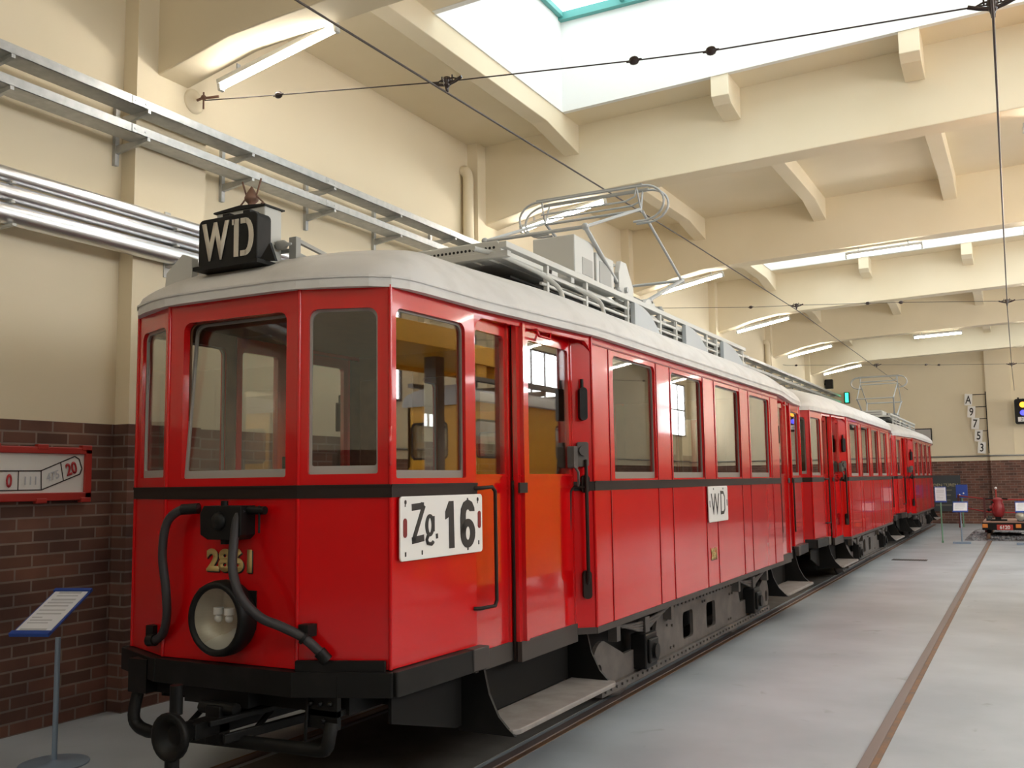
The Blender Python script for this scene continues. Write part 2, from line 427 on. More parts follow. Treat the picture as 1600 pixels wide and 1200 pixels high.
for k, s in ((2, 'across the second bright roof light'), (4, 'across the far thin roof light')):
    y = BEAM0+BS*k-.02; x0, x1 = 1.28, 2.44
    lamp((x0, y, 5.33+tl(x0)+zo(y)), (x1, y, 5.33+tl(x1)+zo(y)), 'fluorescent fitting seen '+s, 'tubes in the middle of the hall')

for k in range(-1, 6):  # unseen tubes added over the right aisle to brighten the hall
    y = BEAM0+BS*k+.20; dz = zo(y)*.55
    lamp((8.86, y, 5.40+dz), (10.07, y, 5.175+dz), 'unseen fluorescent fill tube added above the right aisle, beam %s' % ('behind the camera', 'nearest the camera', 'second', 'third', 'fourth', 'fifth', 'by the far wall')[k+1], 'fill tubes added over the right aisle')
for k in range(-1, 6):  # unseen row added to light the yellow railcar and the far hall
    y = BEAM0+BS*k+.20; x0, x1 = 3.98, 5.18
    lamp((x0, y, 5.33+tl(x0)+zo(y)), (x1, y, 5.33+tl(x1)+zo(y)), 'unseen fluorescent fill tube added above the works railcar track, beam %s' % ('behind the camera', 'nearest the camera', 'second', 'third', 'fourth', 'fifth', 'by the far wall')[k+1], 'fill tubes added over the works railcar track')
for y, s in ((8.1, 'nearest'), (9.1, 'second'), (10.1, 'third'), (11.1, 'farthest')):  # unseen low tubes and rods added to brighten the mirrored yellow railcar
    lamp((4.0, y, 4.55), (5.2, y, 4.55), 'unseen fluorescent fill tube added low beside the yellow works railcar, the %s one' % s, 'fill tubes added over the works railcar track')
    for x in (4.2, 5.0): tag(obj('hanging_rod', B().cyl((x, y, 4.66), (x, y, SLAB+tl(x)+zo(y)), .006, 6), m_metal), 'thin steel rod carrying the added low fill tube beside the yellow works railcar', 'rod', 'rods of the added low fill tubes')
y = BEAM0-BS+.20  # both tubes below are unseen, added to light the tram front
lamp((1.28, y, 5.33+tl(1.28)), (2.44, y, 5.33+tl(2.44)), 'unseen fluorescent fill tube added in front of tram 2861, above the camera', 'tubes in the middle of the hall')
lamp((-2.17, y, 5.175), (-.96, y, 5.40), 'unseen fluorescent fill tube added above the left aisle, behind the camera', 'tubes over the left aisle')
# high frosted windows in the right wall, unseen, a row added as fill light
n_w = len(skies)+1
for k in range(0, 6):
    yc = beams_y[0]+BS*(k+.5) if k < 5 else 32.55
    b = B(); b.box(XR-.012, XR-.004, yc-1.75, yc+1.75, 3.5, 5.5); win = struct('window_%d' % n_w, b, m_pane); n_w += 1
    b = B()
    for y in [yc-1.78+3.56*t/4 for t in range(5)]: b.box(XR-.06, XR-.003, y-.03, y+.03, 3.45, 5.55)
    for z in (3.47, 4.5, 5.52): b.box(XR-.055, XR-.003, yc-1.78, yc+1.78, z-.025, z+.025)
    obj('window_frame', b, m_trim, win)

# air vent in the ceiling
r = empty('ceiling_vent', (3.55, 9.75, SLAB+tl(3.5)+zo(9.7)-.02), 'dark rectangular air vent in a metal frame on the ceiling', 'vent')
b = B(); b.box(-.36, .36, -.22, -.17, -.04, .02); b.box(-.36, .36, .17, .22, -.04, .02); b.box(-.36, -.30, -.17, .17, -.04, .02); b.box(.30, .36, -.17, .17, -.04, .02)
obj('frame', b, m_metal, r)
b = B(); b.box(-.30, .30, -.17, .17, -.005, .015)
for k in range(9): b.obox((0, -.15+.0375*k, -.015), (.3, 0, 0), (0, .016, .012), (0, -.002, .002))
obj('grille', b, m_dark, r)

# ------------------------------------------------------------------ rails
def rail(x, y0, y1, groove, label):
    r = empty('track_rail', (x, (y0+y1)/2, 0), label, 'rail', 'tramway rails in the concrete'); L = (y1-y0)/2
    b = B(); b.box(-.034, .034, -L, L, -.02, .012); obj('rail_head', b, m_railtop, r, .004)
    s = groove
    b = B(); x0, x1 = sorted((s*.034, s*.075)); b.box(x0, x1, -L, L, -.02, .004); obj('flange_groove', b, m_rail, r)
rail(.75, YF, 34.0, 1, 'rusty rail beside the red trams, on the open floor side')
rail(-.75, YF, 34.0, -1, 'rail under the red trams on the wall side')
rail(2.79, YF, 24.9, 1, 'worn rail across the empty floor, ending at the ballast')
rail(4.29, YF, 24.9, -1, 'second rail of the empty track, to the right')
rail(5.15, YF, 34, 1, 'rail under the yellow railcar, nearer side'); rail(6.65, YF, 34, -1, 'rail under the yellow railcar, farther side')
b = B(); b.box(-.66, .66, YF, 34.0, 0, .004)  # floor strip between the rails, darker than the open floor
tag(obj('track_bed', b, m_bed), 'dark floor strip between the rails under the red trams', 'track bed', kind='structure')

# ------------------------------------------------------------------ left wall services
def tray(z, label):
    r = empty('cable_tray', (-2.40, 12, z), label, 'cable tray', 'cable trays on the left wall')
    b = B(); y0, y1 = -20, 22.5
    b.box(-.10, .10, y0, y1, 0, .004); b.box(.096, .10, y0, y1, 0, .072); b.box(-.10, -.096, y0, y1, 0, .072)
    obj('channel', b, m_metal, r)
    for k in range(9):
        y = -10.66+2.4*k+.0; b = B(); b.box(.098, .104, y-.08, y+.08, .006, .066); b.cyl((.10, y-.05, .036), (.108, y-.05, .036), .008, 6); b.cyl((.10, y+.05, .036), (.108, y+.05, .036), .008, 6)
        obj('splice_plate', b, m_metal, r)
    return r
t1 = tray(4.755, 'upper galvanised cable tray running along the left wall')
t2 = tray(4.525, 'lower galvanised cable tray running along the left wall')
by = [1.43+1.19*k for k in range(-5, 28)]
for k, y in enumerate(by):
    if min(abs(y-7.02), abs(y-24.0)) < .2: y += .3
    if any(abs(y-q) < .36 for q in beams_y) and abs(y-1.43) > .1: y -= .45
    b = B(); b.box(XL, XL+.035, y-.02, y+.02, 4.36, 4.86)
    for z in (4.525, 4.755):
        b.prism([(XL+.03, y-.015, z-.07), (-2.30, y-.015, z-.025), (-2.30, y-.015, z), (XL+.03, y-.015, z)], (0, .03, 0))
    tag(obj('tray_bracket', b, m_metal), 'steel wall bracket carrying the two cable trays', 'bracket', 'brackets under the cable trays')
for z, rad, lab in ((3.945, .056, 'topmost of the three shiny clad pipes on the left wall'), (3.815, .062, 'middle one of the three shiny clad pipes on the left wall'), (3.665, .075, 'lowest and thickest of the three shiny clad pipes on the left wall')):
    b = B(); b.cyl((-2.455, YF, z), (-2.455, YBK, z), rad, 24)
    p = tag(obj('clad_pipe', b, m_alu), lab, 'pipe', 'clad pipes on the left wall')
    for k in range(12):
        y = -4.3+2.9*k+z; b = B(); b.cyl((-2.455, y, z), (-2.455, y+.03, z), rad+.003, 24); obj('joint_band', b, m_alu, p)
for y in [.35+1.5*k for k in range(-3, 8)]:
    if any(abs(y-q) < .4 for q in beams_y): xa = PILX
    else: xa = XL
    b = B(); b.box(xa, xa+.012, y-.03, y+.03, 3.49, 4.05); b.box(xa, -2.38, y-.015, y+.015, 3.570, 3.588); b.box(xa, -2.40, y-.015, y+.015, 3.7405, 3.7525); b.box(xa, -2.40, y-.015, y+.015, 3.8775, 3.8885)
    tag(obj('pipe_bracket', b, m_rgrey), 'small steel bracket holding the three clad pipes to the wall', 'bracket', 'brackets behind the clad pipes')
for y, ztop, lab in ((7.02, 5.86, 'cream painted drain pipe beside the second pier'), (24.0, 5.6, 'cream painted drain pipe beside the fifth pier')):
    b = B(); b.tube(smooth_path([(XL+.005, y, ztop+.03), (-2.64, y, ztop+.02), (-2.605, y, ztop-.07), (-2.605, y, ztop-.25)], 5)+[V((-2.605, y, .01))], .072, 14)
    for z in (ztop-.9, ztop-2.4, ztop-3.9): b.cyl((-2.605, y, z), (-2.605, y, z+.05), .076, 14)
    tag(obj('drain_pipe', b, m_plaster), lab, 'pipe')
# gradient sign on the brick
r = empty('gradient_sign', (-2.70, .83, 1.85), 'red framed white sign reading 0 111 475 20 on the brick wall', 'sign')
b = B(); y0, y1, z0, z1 = -.43, .43, -.20, .20
b.box(.02, .055, y0, y1, z1-.05, z1); b.box(.02, .055, y0, y1, z0, z0+.06); b.box(.02, .055, y0, y0+.06, z0, z1); b.box(.02, .055, y1-.06, y1, z0, z1)
for yy in (0, y1-.05, y0+.05):
    b.box(.015, .06, yy-.045, yy+.045, z1-.02, z1+.018); b.box(.015, .06, yy-.045, yy+.045, z0-.018, z0+.02)
obj('frame', b, m_signred, r, .006)
b = B(); b.box(0, .035, y0+.05, y1-.05, z0+.05, z1-.04); obj('panel', b, m_plate, r)
b = B(); X = .037; S = lambda y, z: V((X, y-.83, z-1.85))
def strip(P, wd):
    for p, q in zip(P, P[1:]): b.bar(S(*p), S(*q), wd, .003, (1, 0, 0))
strip([(.50, 1.74), (.485, 1.755), (.485, 1.855), (.50, 1.87), (.83, 1.872), (1.115, 1.983), (1.155, 1.962), (1.182, 1.89), (1.165, 1.848), (.84, 1.732), (.50, 1.732)], .008)
strip([(.65, 1.872), (.65, 1.732)], .006); strip([(.832, 1.872), (.838, 1.732)], .006); strip([(.995, 1.932), (1.022, 1.80)], .006)
obj('outline', b, m_ink, r)
text('numeral', '0', m_redink, S(.575, 1.80)+V((.003, 0, 0)), (0, 1, 0), (0, 0, 1), .098, r, .72, .03)
text('numeral', '111', m_grey, S(.745, 1.80)+V((.003, 0, 0)), (0, 1, 0), (0, 0, 1), .06, r, .95)
text('numeral', '475', m_grey, S(.928, 1.835)+V((.003, 0, 0)), (0, 1, .30), (0, -.2, 1), .062, r, .85)
text('numeral', '20', m_redink, S(1.085, 1.89)+V((.003, 0, 0)), (0, 1, .30), (0, -.25, 1), .095, r, .78, .03)

# ------------------------------------------------------------------ overhead wires
def wire_obj(b, m=None): return m or m_cable
b = B(); b.tube([(0.03, y, z) for y, z in ((YF, 4.55), (.5, 4.66), (2.2, 4.70), (8, 4.84), (15.02, 4.96), (26.4, 4.94), (YBK-.01, 4.94))], .008, 6)
tag(obj('contact_wire', b, m_cable), 'overhead contact wire above the red trams', 'wire')
b = B(); b.tube([(x, y, z) for x, y, z in ((3.76, YF, 4.3), (3.75, 2.2, 4.38), (3.64, 15.02, 4.68), (3.58, 26.4, 4.72), (3.56, YBK-.18, 4.7))], .008, 6)
tag(obj('contact_wire', b, m_cable), 'overhead contact wire above the empty track', 'wire')
def hanger(p, parent, s=1):
    p = V(p); b = B()
    b.tube([p+V((-.13*s, 0, .012)), p+V((-.07*s, 0, -.012)), p+V((0, 0, -.03)), p+V((.07*s, 0, -.012)), p+V((.13*s, 0, .012))], .013*s, 8)
    b.tube([p+V((-.10*s, 0, .0)), p+V((-.05*s, 0, .02)), p+V((.05*s, 0, .02)), p+V((.10*s, 0, 0))], .006*s, 6)
    b.lathe(p+V((0, 0, .035)), (0, 0, -1), [(0, .012), (.005, .028), (.035, .035), (.05, .022), (.065, .032), (.075, .02), (.095, .014), (.115, .012)], 12)
    for q in (-.045, .045): b.cyl(p+V((q, 0, .0)), p+V((q, 0, .045)), .006, 6)
    obj('wire_hanger', b, m_ins, parent)
def insulator(p, parent, r=.03):
    b = B(); b.lathe(V(p)+V((-.055, 0, 0)), (1, 0, 0), [(0, .006), (.02, .009), (.03, r*.8), (.045, r), (.065, r), (.08, r*.8), (.09, .009), (.11, .006)], 12)
    obj('insulator', b, m_ins, parent)
def span(y, P, hang, insl, label):
    r = empty('span_wire', (0, y, 0), label, 'wire', 'span wires across the hall')
    P = [V((x, 0, z)) for x, z in P]
    b = B(); b.tube(P, .005, 6); obj('cable', b, m_cable, r)
    def at(x):
        for a, c in zip(P, P[1:]):
            if a.x <= x <= c.x: return a.lerp(c, (x-a.x)/(c.x-a.x))
    for x in hang: hanger(at(x), r)
    for x in insl: insulator(at(x), r)
span(2.2, [(-2.5, 5.15), (-1.6, 5.02), (.03, 4.79), (1.54, 4.62), (2.1, 4.565), (3.75, 4.47), (7.2, 4.6), (XR-.05, 5.0)], (.03, 3.75, 7.2), (-1.64, 1.54, 2.08, 5.2, 9.4), 'span wire with hangers nearest the camera, crossing the big roof light')
span(15.02, [(XL, 5.26), (-.76, 5.09), (.03, 5.05), (1.33, 4.96), (1.91, 4.92), (3.64, 4.77), (7.2, 4.8), (XR, 5.1)], (.03, 3.64, 7.2), (-.85, 1.33, 1.91, 5.2, 9.4), 'second span wire with hangers, in the middle of the hall')
span(26.4, [(XL, 5.22), (-2.57, 5.19), (0.03, 5.03), (1.38, 4.94), (1.72, 4.91), (3.58, 4.81), (7.2, 4.8), (XR, 5.1)], (.03, 3.58, 7.2), (-2.3, 1.38, 1.72, 5.2, 9.4), 'farthest span wire with hangers, in front of the far wall')
# wall anchor of the first span wire
r = empty('wall_anchor', (PILX, 2.12, 5.12), 'small ornate wall hook holding the span wire on the first pier', 'hook')
b = B(); b.lathe((0, 0, 0), (1, 0, 0), [(0, .11), (.006, .11), (.012, .085), (.03, .05), (.04, .025), (.05, .0)], 16); obj('rosette', b, m_plaster, r)
b = B(); b.tube([(.03, 0, 0), (.10, 0, .01), (.16, .02, .01), (.24, .06, .02)], .012, 8); b.ball((.12, .0, .012), .025); b.cyl((.12, 0, .06), (.12, 0, -.09), .008, 6); obj('hook', b, m_rust, r)
# ------------------------------------------------------------------ trams
ta, tb, tc, tw = .4685, .9151, .9488, 1.10
ty1, ty2, ty3, TL = .178, .980, 2.364, 10.53
ZB, ZP, ZE, ZS = 1.737, .822, 2.765, .744
R_PTS = [(ta, 0), (tb, ty1), (tc, ty2), (tw, ty3), (tw, TL-ty3), (tc, TL-ty2), (tb, TL-ty1), (ta, TL)]
def rot(p): return (-p[0], TL-p[1])
RING = R_PTS+[rot(p) for p in R_PTS]          # counter-clockwise seen from above
def facets():
    F = [('front', (-ta, 0), (ta, 0), 0), ('corner', R_PTS[0], R_PTS[1], 0), ('slant', R_PTS[1], R_PTS[2], 0), ('door', R_PTS[2], R_PTS[3], 0),
         ('side', R_PTS[3], R_PTS[4], 0), ('door', R_PTS[4], R_PTS[5], 1), ('slant', R_PTS[5], R_PTS[6], 1), ('corner', R_PTS[6], R_PTS[7], 1)]
    return F+[(k, rot(p), rot(q), f) for k, p, q, f in F]
WIN = {'front': [(.112, .825+.0, 1.785, 2.65)], 'corner': [(.05, .415, 1.795, 2.65)], 'slant': [(.05, .705, 1.77, 2.655)],
       'side': [(.40+1.34*k, 1.32+1.34*k, 1.755, 2.665) for k in range(4)], 'door': []}
WIN['front'] = [(.112, .852, 1.785, 2.65)]
def flen(p, q): return math.hypot(q[0]-p[0], q[1]-p[1])
def holes(kind, p, q, flip):
    L = flen(p, q); H = []
    for s0, s1, z0, z1 in WIN[kind]: H.append((L-s1, L-s0, z0, z1) if flip else (s0, s1, z0, z1))
    return L, H
def at(p, q, s, z, off=0.0):
    t = V((q[0]-p[0], q[1]-p[1], 0)).normalized(); n = V((t.y, -t.x, 0))
    return V((p[0], p[1], 0))+t*s+n*off+V((0, 0, z))
DX, DX2, JY = .925, .985, 2.364                  # planes of the two door leaves; saloon corner post
CH0 = (.98, 2.258)                               # the post is chamfered towards the door
CHL = flen(CH0, (tw, ty3))
JL = flen((tc, ty2), (tw, JY))
class Door:
    """one of the four doorways, mirrored / turned from the front right one"""
    def __init__(s, mx, my): s.mx, s.my, s.m = mx, my, mx != my
    def g(s, p): return (-p[0] if s.mx else p[0], TL-p[1] if s.my else p[1])
    def pt(s, x, y, z): x, y = s.g((x, y)); return V((x, y, z))
    def panel(s, b, A, Bq, loops, th, off=0.0):
        L = flen(A, Bq)
        if s.m: b.panel(s.g(Bq), s.g(A), [[(L-u, z) for u, z in lp][::-1] for lp in loops], th, off)
        else: b.panel(s.g(A), s.g(Bq), loops, th, off)
    def leaf(s, b, loops, th, off=0.0, x=None): s.panel(b, (x or DX, ty2), (x or DX, ty2+1.30), loops, th, off)
def doors(): return [Door(0, 0), Door(0, 1), Door(1, 0), Door(1, 1)]
def offs(ring, d):
    """offset a closed plan ring outwards by d"""
    out = []; n = len(ring)
    for i in range(n):
        a, b, c = V(ring[i-1]), V(ring[i]), V(ring[(i+1) % n])
        t1, t2 = (b-a).normalized(), (c-b).normalized(); n1, n2 = V((t1.y, -t1.x)), V((t2.y, -t2.x))
        m = (n1+n2).normalized(); out.append(b+m*(d/max(.3, m.dot(n1))))
    return out
def dense(ring, step=.12):
    out = []; n = len(ring)
    for i in range(n):
        a, b = V(ring[i]), V(ring[(i+1) % n]); k = max(1, int((b-a).length/step))
        for j in range(k): out.append(a.lerp(b, j/k))
    return out
def soften(ring, it=2):
    for _ in range(it):
        n = len(ring); ring = [(ring[i-1]+ring[i]*2+ring[(i+1) % n])/4 for i in range(n)]
    return ring
def poly(b, ring, z0, z1): return b.prism([(p[0], p[1], z0) for p in ring], (0, 0, z1-z0))

def tram(y0, label, paint, group=None, motor=True, lead=False, ends=(1, 1), yaw=0, x0=0, roofm=None):
    roofm = roofm or m_roof
    T = empty('tram', (x0, y0, 0), label, 'tram', group, yaw)
    # --- shell
    b = B(); bb = B()
    for kind, p, q, f in facets():
        L, H = holes(kind, p, q, f)
        zb = ZS if kind == 'side' else ZP
        if kind == 'door': continue
        if 1:
            b.panel(p, q, [rect(0, L, zb, ZE)]+[rr(*h) for h in H], .045)
            if kind == 'side':
                for s in (.312, 1.345, 1.70, 2.66, 3.03, 3.995, 4.36, 5.40):
                    if f: s = L-s
                    for za, zc in ((ZS, 1.672), (ZB, 2.70)): bb.panel(p, q, [rect(s-.006, s+.006, za, zc)], .006, .005)
                bb.panel(p, q, [rect(.02, L-.02, 2.700, 2.712)], .006, .005)
        za = zb
        for zc, zd in ((za, 1.672), (ZB, ZE)):
            c = at(p, q, 0, zc); b.cyl(c, c+V((0, 0, zd-zc)), .011, 8)
    for D in doors():
        D.panel(b, CH0, (tw, ty3), [rect(0, CHL, ZS, ZE)], .045)
        D.panel(b, (tc-.004, ty2+.0), (tw-.004, JY), [[(0, ZE), (0, 2.715), (JL, 2.715), (JL, ZE)]], .03)
        for s0_, sd in ((0, 1), (JL, -1)):
            D.panel(b, (tc-.004, ty2), (tw-.004, JY), [[(s0_, 2.72), (s0_, 2.60)]+[(s0_+sd*(.12-.12*math.cos(t)), 2.60+.12*math.sin(t)) for t in (.4, .8, 1.2, PI/2)]], .03)
        D.panel(b, (DX, ty2), (DX, JY), [rect(0, JY-ty2, 2.72, ZE)], .03, .02)
        for zc, zd in ((ZS, 1.672), (ZB, ZE)): b.cyl(D.pt(*CH0, zc), D.pt(*CH0, zd), .012, 8)
    shell = obj('body_shell', b, paint, T)
    obj('beading', bb, m_bead, T)
    # --- belt rail and sills
    b = B(); bs = B()
    for kind, p, q, f in facets():
        L = flen(p, q); s0, s1 = 0, L
        if kind == 'door': continue
        b.panel(p, q, [rect(s0-.004, s1+.004, 1.674, ZB)], .012, .010)
        b.panel(p, q, [rect(s0-.004, s1+.004, ZB-.008, ZB+.004)], .016, .014)
        if kind == 'side': bs.panel(p, q, [rect(0, L, .70, ZS)], .02, .006)
    for D in doors():
        D.panel(b, CH0, (tw, ty3), [rect(0, CHL, 1.674, ZB)], .012, .010); D.panel(bs, CH0, (tw, ty3), [rect(0, CHL, .70, ZS)], .02, .006)
        D.leaf(bs, [rect(0, .46, .665, .775)], .03, .012); D.leaf(bs, [rect(.46, 1.29, .655, .775)], .03, .012, DX2)
    obj('belt_rail', b, m_belt, T); obj('sill_strip', bs, m_trim, T)
    # --- windows
    for kind, p, q, f in facets():
        L, H = holes(kind, p, q, f)
        for h in H:
            s0, s1, z0, z1 = h; i = (s0+.012, s1-.012, z0+(.042 if kind != 'side' else .05), z1-.012)
            tilt = .07 if (kind == 'front' and lead and p[1] < 1) else 0
            bf = B().panel(p, q, [rr(s0-.002, s1+.002, z0-.002, z1+.002), rr(*i)], .016, -.022)
            bp = B().panel(p, q, [rr(i[0]-.004, i[1]+.004, i[2]-.004, i[3]+.004)], .005, -.028)
            for bb in (bf, bp):
                if tilt:
                    for v in bb.bm.verts: v.co.y += tilt*(v.co.z-z0)/(z1-z0)
            wn = obj('window', bf, m_frame if kind in ('side', 'slant') else m_lframe, T)
            obj('pane', bp, m_glass if kind in ('side', 'slant') else m_clear, wn)
    # --- doors
    for D in doors():
        for k, (s0, s1, g0, g1) in enumerate(((.0, .50, .05, .405), (.46, 1.285, .62, 1.235))):
            hole = rr(g0, g1, 1.79, 2.645, .025, .008); x = (DX, DX2)[k]; lf = lambda bb, lp, th, off=0.0: D.leaf(bb, lp, th, off, x)
            bd = B(); lf(bd, [rect(s0, s1, .775, 2.74), hole], .032)
            if k: lf(bd, [rect(.50, .535, .775, 2.74)], .04, .028); lf(bd, [rect(1.268, 1.282, .775, 2.70)], .01, .008)
            else: lf(bd, [rect(.425, .445, .775, 2.72)], .02, .016)
            lf(bd, [rect(s0+.01, s1-.01, 1.697, 1.712)], .008, .006); lf(bd, [rect(s0+.01, s1-.01, 1.775, 1.783)], .008, .008)
            dl = obj('door_leaf', bd, m_reddoor, T)
            bg_ = B(); lf(bg_, [rr(g0-.004, g1+.004, 1.786, 2.649, .025, .008)], .005, -.012)
            obj('pane', bg_, m_glass, dl)
            if k:
                b = B(); Y = ty2
                b.tube([D.pt(x, Y+.66, 2.715), D.pt(x+.05, Y+.66, 2.715), D.pt(x+.055, Y+.68, 2.675), D.pt(x+.055, Y+.84, 2.675), D.pt(x+.05, Y+.86, 2.715), D.pt(x, Y+.86, 2.715)], .009, 7)
                obj('grab_handle', b, paint, dl)
                b = B(); lf(b, [rr(1.20, 1.27, 1.83, 1.98, .015, .015)], .05, .05)
                b.tube([D.pt(x+.04, Y+1.235, 1.84), D.pt(x+.065, Y+1.235, 1.80), D.pt(x+.065, Y+1.235, 1.73), D.pt(x+.05, Y+1.26, 1.71)], .009, 7)
                obj('door_lock', b, m_iron, dl)
        bi = B(); D.leaf(bi, [rect(.448, .475, .66, 1.75)], .012, .004, DX+.03); D.leaf(bi, [rect(.43, .535, 1.674, 1.737)], .012, .030, DX2); obj('door_post_strip', bi, m_belt, T)
        # handrails at both sides of the doorway
        b = B(); A = lambda s, z, o: D.pt(tc+.024*s+o, ty2+s, z)
        b.tube([A(-.03, 1.71, .0), A(-.01, 1.71, .035), A(.11, 1.715, .045), A(.14, 1.69, .048), A(.145, 1.06, .048), A(.13, 1.03, .045), A(-.01, 1.03, .03), A(-.03, 1.03, 0)], .011, 8); obj('handrail', b, m_belt, T)
        def A(s, z, o):      # on the chamfered post
            t = V((tw-CH0[0], ty3-CH0[1])).normalized(); q = V(CH0)+t*s+V((t.y, -t.x))*o; return D.pt(q.x, q.y, z)
        b = B(); b.tube([A(.09, 1.88, .0), A(.09, 1.88, .045), A(.09, 1.72, .05), A(.09, 1.08, .05), A(.09, 1.0, .0)], .013, 8)
        b.tube([A(.09, 1.70, .045), A(.01, 1.70, .01), A(-.02, 1.67, .03), A(-.03, 1.40, .03)], .009, 7)
        for z0_, z1_ in ((.94, 1.13), (1.66, 1.78)): D.panel(b, CH0, (tw, ty3), [rr(.06, .12, z0_, z1_, .025, .025)], .035, .035)
        obj('handrail', b, m_belt, T)
        b = B(); D.panel(b, CH0, (tw, ty3), [rr(.035, .115, 1.84, 2.01, .015, .015)], .035, .035); b.cyl(A(.075, 1.95, .03), A(.075, 1.95, .055), .035, 12); obj('lock_plate', b, m_iron, T)
        b = B(); D.panel(b, CH0, (tw, ty3), [rr(.055, .11, 2.16, 2.39, .026, .026)], .05, .05); b.tube([A(.08, 2.38, .02), A(.08, 2.45, .02)], .012, 6); obj('door_signal', b, m_black, T)
    # --- lining, floor, ceiling, bulkheads, benches
    b = B()
    for kind, p, q, f in facets():
        if kind == 'door': continue
        L, H = holes(kind, p, q, f)
        b.panel(p, q, [rect(.012, L-.012, .86, 2.75)]+[rr(h[0]+.004, h[1]-.004, h[2]+.004, h[3]-.004) for h in H], .012, -.048)
    obj('interior_lining', b, m_wood, T)
    rp = [R_PTS[0], R_PTS[1], (.955, ty2), (.955, ty3+.02), (tw, ty3+.02), (tw, TL-ty3-.02), (.955, TL-ty3-.02), (.955, TL-ty2), R_PTS[6], R_PTS[7]]
    ins = offs(rp+[rot(p) for p in rp], -.06)
    obj('interior_floor', poly(B(), ins, .80, .86), m_wood, T)
    obj('interior_ceiling', poly(B(), ins, 2.742, 2.757), m_wood, T)
    for y in (ty3, TL-ty3):
        b = B(); W = 2*(tw-.06)
        b.panel((-(tw-.06), y), (tw-.06, y), [rect(0, W, .861, 2.741), rr(.72, 1.36, .88, 2.55, .03, .01)], .03)
        for s0, s1 in ((.10, .64), (1.44, 1.98)):
            for z0, z1 in ((1.0, 1.65), (1.75, 2.6)): b.panel((-(tw-.06), y), (tw-.06, y), [rect(s0, s1, z0, z1), rect(s0+.04, s1-.04, z0+.04, z1-.04)], .012, .010)
        obj('bulkhead', b, m_wood, T)
    for k in range(4):
        for sx in (-1, 1):
            b = B(); y = ty3+.55+1.34*k; x = sx*.66
            b.box(x-.36, x+.36, y, y+.44, 1.24, 1.29); b.box(x-.36, x+.36, y+.44, y+.48, 1.24, 1.72); b.box(x-.30, x+.30, y+.18, y+.24, .86, 1.24)
            obj('bench', b, m_wood, T, .012)
    if motor:
        for y, sg in ((.42, 1), (TL-.42, -1)):
            b = B(); b.lathe((-.12*sg, y, .86), (0, 0, 1), [(0, .0), (0, .15), (.78, .15), (.84, .17), (.88, .17), (.90, .05), (.95, .03), (.95, 0)], 18)
            b.bar((-.12*sg, y, 1.80), (.10*sg, y-.10*sg, 1.82), .03, .02); b.cyl((.10*sg, y-.10*sg, 1.82), (.10*sg, y-.10*sg, 1.90), .014)
            obj('controller', b, m_black, T)
            b = B(); b.cyl((.42*sg, y, .86), (.42*sg, y, 1.62), .025); b.tube([(.42*sg+.17*math.cos(t), y+.17*math.sin(t), 1.62) for t in [k*PI/10 for k in range(20)]], .012, 6, True)
            for t in (0, 2.1, 4.2): b.cyl((.42*sg, y, 1.62), (.42*sg+.17*math.cos(t), y+.17*math.sin(t), 1.62), .008, 6)
            obj('hand_brake', b, m_iron, T)
    # --- roof
    rim0 = soften(dense(offs(RING, .055)), 2); n = len(rim0)
    y_a, y_b = 2.1, TL-2.1
    b = B(); rows = []
    def row(u, z, inset=0):
        R = []
        for p in rim0:
            S = V((0, min(max(p.y, y_a), y_b))); d = p.lerp(S, u); R.append(b.bm.verts.new((d.x, d.y, z)))
        rows.append(R)
    row(.10, ZE-.005); row(0, ZE-.012); row(0, ZE+.045)
    for u in (.012, .03, .06, .10, .16, .24, .34, .46, .6, .75, .88, .999):
        row(u, ZE+.05+.42*(1-(1-u)**2.1)**.62)
    for i in range(len(rows)-1):
        for k in range(n): b.face([rows[i][k], rows[i][(k+1) % n], rows[i+1][(k+1) % n], rows[i+1][k]], i > 1)
    obj('roof', b, roofm, T)
    b = B(); ring = offs(rim0, .006)
    A = b.vs([(p.x, p.y, ZE+.048) for p in ring]); D = b.vs([(p.x, p.y, ZE+.036) for p in ring]); E = b.vs([(p.x, p.y, ZE+.048) for p in offs(rim0, -.006)])
    for k in range(n): j = (k+1) % n; b.face([A[k], A[j], D[j], D[k]]); b.face([A[k], A[j], E[j], E[k]])
    obj('roof_edge', b, roofm, T)
    # --- underframe
    b = B(); b.box(-.78, .78, .45, TL-.45, .58, .795); b.box(-.86, .86, 1.0, TL-1.0, .66, .795)
    for sx in (-1, 1): b.prism([(sx*.80, .32, .66), (sx*.80, .32, .52), (sx*.80, .95, .36), (sx*.80, TL-.95, .36), (sx*.80, TL-.32, .52), (sx*.80, TL-.32, .66)], (sx*.02, 0, 0))
    obj('underframe', b, m_underdark, T)
    ff = facets(); N = len(ff)
    for e in (0, 8):
        b = B()
        for j in (-2, -1, 0, 1, 2):
            kind, p, q, f = ff[(e+j) % N]; L = flen(p, q)
            b.panel(p, q, [rect(-.02 if kind != 'front' else 0, L+.02, .695, .818)], .10, .055)
        obj('bumper', b, m_black, T, .008)
        for j in (-2, 2):
            kind, p, q, f = ff[(e+j) % N]; L = flen(p, q); s0, s1 = (L-.13, L+.035) if not f else (-.035, .13)
            obj('bumper_end', B().panel(p, q, [rect(s0, s1, .70, .822)], .07, .062), m_trim, T, .006)
    # running gear
    ax = (TL/2-1.715, TL/2+1.715)
